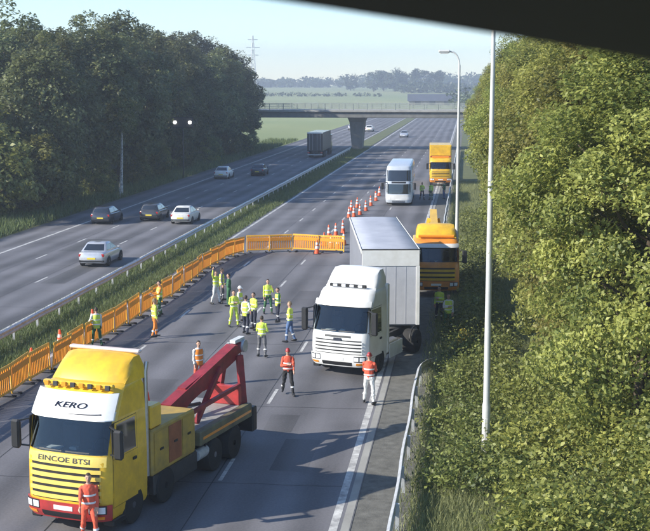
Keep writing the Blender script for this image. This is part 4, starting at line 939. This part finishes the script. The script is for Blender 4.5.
def finish_people():
    dg = bpy.context.evaluated_depsgraph_get()
    for P in PEOPLE:
        me = bpy.data.meshes.new_from_object(P['tmp'].evaluated_get(dg)); me.name = 'person'
        old = P['tmp'].data; bpy.data.objects.remove(P['tmp']); bpy.data.meshes.remove(old)
        me.materials.clear()
        for m_ in (M[P['top']], M[P['legs']], M['skin'], M['black'], M['eye'], M['skin_d'], M['tape']): me.materials.append(m_)
        n = len(me.polygons); cen = np.empty(n * 3); me.polygons.foreach_get('center', cen); cen = cen.reshape(-1, 3)
        best = np.full(n, 9e9); idx = np.zeros(n, np.int32); key = dict(top=0, legs=1, skin=2, boot=3)
        for a, b, rg in P['bones']:
            a = np.array(a); b = np.array(b); d = b - a; t = np.clip((cen - a) @ d / (d @ d), 0, 1); ds = np.linalg.norm(cen - a - t[:, None] * d, axis=1)
            q = ds < best; best[q] = ds[q]; idx[q] = key[rg]
        idx[(idx == 0) & (cen[:, 2] < .90) & (np.abs(cen[:, 0]) < .2) & (cen[:, 2] > .5) & (P['rot'].to_euler().x < .2)] = 1
        hi = P['hr'].inverted()
        for sx in (-1, 1):
            e = np.array(P['hr'] @ Vector((sx * .032, -.098, .15))); idx[np.linalg.norm(cen - e, axis=1) < .013] = 4
        e = np.array(P['hr'] @ Vector((0, -.10, .073))); idx[np.linalg.norm((cen - e) * np.array([.6, 1, 2.2]), axis=1) < .018] = 5
        me.polygons.foreach_set('material_index', idx.astype(np.int32)); me.shade_smooth()
        nv = len(me.vertices); co_ = np.empty(nv * 3); me.vertices.foreach_get('co', co_); co_ = co_.reshape(-1, 3); nn = np.empty(nv * 3); me.vertices.foreach_get('normal', nn); nn = nn.reshape(-1, 3); ph = P['x'] * 3
        cr = .008 * np.sin(42 * co_[:, 2] + 3 * np.sin(19 * co_[:, 0] + ph)) * np.sin(23 * co_[:, 0] + 17 * co_[:, 1] + ph) + .008 * np.sin(15 * co_[:, 2] + ph + 9 * co_[:, 0]); cr[co_[:, 2] > 1.46] = 0
        me.vertices.foreach_set('co', (co_ + nn * cr[:, None]).ravel()); me.update()
        o = link('person', me); o.location = (P['x'], P['y'], .012); o.rotation_euler = (0, 0, R(P['face'])); o.scale = (P['s'],) * 3
        tag(o, P['label'], 'person', P['group'])
        if P['stripes']:
            for a, b, rg in P['bones']:
                if rg != 'legs' or b.z > .3: continue
                d = (b - a).normalized(); c = a + d * ((a.z - .33) / -d.z); MB().tube([c - d * .028, c + d * .028], .076, 12, False).build('reflective_band', M['tape'], o, 60)
        if P['stripes'] and not P['vest']:
            for z0 in (1.0, 1.2):
                N = 20; MB().add([((interp(TORSO, z, 1) + .020) * math.cos(2 * math.pi * k / N), (interp(TORSO, z, 2) + .020) * math.sin(2 * math.pi * k / N), z) for z in (z0, z0 + .05) for k in range(N)], [(k, (k + 1) % N, N + (k + 1) % N, N + k) for k in range(N)]).build('reflective_band', M['tape'], o, 60)
        if P['vest']:
            mb = MB(); lv = []; N = 20
            zs = [.84, .92, 1.00, 1.003, 1.05, 1.053, 1.16, 1.20, 1.203, 1.25, 1.253, 1.34, 1.42, 1.455]
            vs = [P['rot'] @ Vector(((interp(TORSO, z, 1) + .013 + .005 * math.sin(3 * k + 17 * z)) * math.cos(2 * math.pi * k / N), (interp(TORSO, z, 2) + .018 + .006 * math.sin(5 * k + 14 * z)) * math.sin(2 * math.pi * k / N), z)) for z in zs for k in range(N)]
            for i in range(len(zs) - 1):
                mb.m = 1 if i in (3, 8) else 0
                for k in range(N):
                    if i == 0: mb.v = vs if not mb.v else mb.v
                    mb.f.append((i * N + k, i * N + (k + 1) % N, (i + 1) * N + (k + 1) % N, (i + 1) * N + k)); mb.mi.append(mb.m)
            mb.build('vest', [M[P['vest']], M['tape']], o, 60)
        hm = MB(); N = 16; full = P['hat'] is not None; vs = []
        for i in range(7):
            ph = R(90 - i * (15.5 if full else 18)); 
            for k in range(N):
                a = 2 * math.pi * k / N; e = .013 if full else .006; ph2 = ph
                if not full and i >= 4 and math.sin(a) < -.2: ph2 = R(36)
                vs.append(P['hr'] @ Vector(((.077 + e) * math.cos(ph2) * math.cos(a), -.008 + (.096 + e) * math.cos(ph2) * math.sin(a), .137 + (.115 + e) * math.sin(ph2))))
        if full:
            for k in range(N):
                a = 2 * math.pi * k / N; vs.append(P['hr'] @ Vector((.112 * math.cos(a), -.014 + (.138 + (.03 if math.sin(a) < -.5 else 0)) * math.sin(a), .142)))
        nr = len(vs) // N; hm.add(vs, [(i * N + k, i * N + (k + 1) % N, (i + 1) * N + (k + 1) % N, (i + 1) * N + k) for i in range(nr - 1) for k in range(N)])
        hm.build('hard_hat' if full else 'hair', M[P['hat']] if full else M[P['hair']], o, 60)

person(97, 347, -150, 'person in a yellow vest and white top standing right at the orange barrier line', 'white_c', 'green_c', 'vest_y', ('down', 'hip'), .06)
person(160, 316, -60, 'person in orange and yellow leaning at the orange barrier behind a colleague', 'vest_o', 'green_c', 'vest_y', ('fwd', 'fwd'), .08)
person(155, 338, 120, 'person in yellow jacket and orange trousers standing near the barrier by a lane dash', 'vest_y', 'vest_o', None, ('down', 'fold'), .12, hair='hair_f', h=1.84)
person(216, 304, 60, 'person in a pale yellow jacket with one arm raised by the barrier corner', 'vest_y', 'white_c', None, ('up', 'down'), .1)
person(229, 306, -80, 'person in dark green clothes beside the one with a raised arm', 'green_c', 'green_c', None, ('fold', 'fold'), .05, stripes=False, h=1.72)
person(240, 322, 80, 'person in white top, yellow vest and white hard hat in the standing group', 'white_c', 'grey_c', 'vest_y', ('fold', 'down'), .05, hat='white')
person(246, 334, 150, 'person in white sleeves, yellow vest and navy trousers talking in the standing group', 'white_c', 'navy_c', 'vest_y', ('hip', 'down'), .08, h=1.82)
person(262, 357, 170, 'person in yellow jacket and grey trousers with back turned, foremost of the group', 'vest_y', 'grey_c', None, ('fold', 'fold'), .05)
person(268, 314, 20, 'person in a long yellow jacket and green trousers at the back of the group', 'vest_y', 'green_c', None, ('down', 'phone'), .04)
person(278, 322, -60, 'person in green with a yellow vest half hidden in the group', 'green_c', 'navy_c', 'vest_y', ('fold', 'fold'), .05, h=1.70)
person(290, 342, -100, 'person in yellow jacket and blue jeans facing the white lorry', 'vest_y', 'jeans', None, ('down', 'hip'), .10, hair='hair_f', h=1.85)
person(288, 395, 10, 'person in bright red jacket and dark striped trousers walking on open road', 'red_c', 'black_c', None, ('fold', 'swing'), .18, hat='red')
person(369, 404, 170, 'broad person in an orange-red jacket standing before the lorry grille', 'red_c', 'white_c', None, ('fwd', 'fwd'), .09, h=1.90, hat='red')
person(199, 386, 40, 'person in a white top and orange vest standing behind the red crane boom', 'white_c', 'red_c', 'vest_o', ('down', 'down'), .05)
person(234, 327, 30, 'person in a lime yellow jacket and trousers beside the white hard hat', 'vest_y', 'vest_y', None, ('fold', 'fold'), .05)
person(254, 330, -40, 'person in lime yellow jacket and navy trousers in the middle of the group', 'vest_y', 'navy_c', None, ('down', 'fold'), .05, h=1.8)
person(222, 301, 100, 'person in yellow vest and grey clothes close behind the raised arm', 'grey_c', 'grey_c', 'vest_y', ('down', 'hip'), .06)
person(439, 322, -20, 'person in lime yellow jacket standing in front of the yellow and orange truck', 'vest_y', 'navy_c', None, ('down', 'fold'), .05)
person(448, 331, 10, 'person in white and yellow jacket standing on the verge below the yellow truck', 'white_c', 'green_c', 'vest_y', ('fold', 'down'), .05)
person(422, 200, 20, 'person in a yellow jacket and navy trousers next to the coach', 'vest_y', 'navy_c', None, ('down', 'fold'), .05)
person(431, 200, -30, 'person in yellow jacket and dark green trousers standing before the tall orange truck', 'vest_y', 'green_c', None, ('down', 'down'), .05)
person(444, 199, -60, 'person in teal green clothes near the tall orange truck', 'green_c', 'jeans', None, ('fold', 'down'), .05, stripes=False)
person(90, 541, 15, 'person in red overalls standing at the corner of the yellow recovery truck', 'red_c', 'red_c', None, ('swing', 'down'), .12, hair='hair')
finish_people()

# ------------------------------------------------------------------ the traffic camera's own mast and sun hood
tcam = empty('traffic_camera', (0, -.62, 0), 0, 'black sun hood of the mast-mounted traffic camera reaching out overhead', 'camera')
MB().lathe([(.17, -.3), (.16, 6), (.11, 11.75)], 16).build('mast', M['pole'], tcam)
MB().beam((0, .05, 11.72), (.12, .5, 11.72), .08, .08).build('bracket', M['hood'], tcam)
hv = MB(); vs = []
q = Matrix.Rotation(YAW, 3, 'Z') @ Matrix.Rotation(-PITCH, 3, 'X') @ Matrix.Rotation(R(9.3), 3, 'Y')
for lay in (0, .006):
    for j in range(7):
        yy = -.30 + j * .107
        for i in range(15):
            xx = -.19 + i * .38 / 14; p = q @ Vector((xx + .045, yy, .0700 - .12 * xx ** 2 + lay)); vs.append((p.x, p.y + .62, p.z + CAMZ))
n = 15; m_ = 7 * n
for j in range(6):
    for i in range(14):
        hv.f.append((j * n + i, j * n + i + 1, (j + 1) * n + i + 1, (j + 1) * n + i)); hv.f.append((m_ + j * n + i, m_ + j * n + i + 1, m_ + (j + 1) * n + i + 1, m_ + (j + 1) * n + i))
rim = [i for i in range(n)] + [j * n + n - 1 for j in range(1, 7)] + [6 * n + i for i in range(n - 2, -1, -1)] + [j * n for j in range(5, 0, -1)]
for a, b in zip(rim, rim[1:] + rim[:1]): hv.f.append((a, b, b + m_, a + m_))
hv.v = vs; hv.mi = [0] * len(hv.f); hv.build('sun_hood', M['hood'], tcam, 50)

# ------------------------------------------------------------------ haze
hz = B(-700, 400, -15, 1790, -1.6, 60).mesh('haze', bpy.data.materials.new('haze_air'), 0)
hm = hz.materials[0]; hm.use_nodes = True; hn = hm.node_tree.nodes; hn.remove(hn['Principled BSDF'])
pv = hn.new('ShaderNodeVolumePrincipled'); pv.inputs['Color'].default_value = (.86, .91, 1, 1); pv.inputs['Density'].default_value = .0006; pv.inputs['Anisotropy'].default_value = .3
hm.node_tree.links.new(pv.outputs[0], hn['Material Output'].inputs['Volume'])
tag(link('haze', hz), 'thin bluish haze over the motorway and fields', 'haze', kind='stuff')
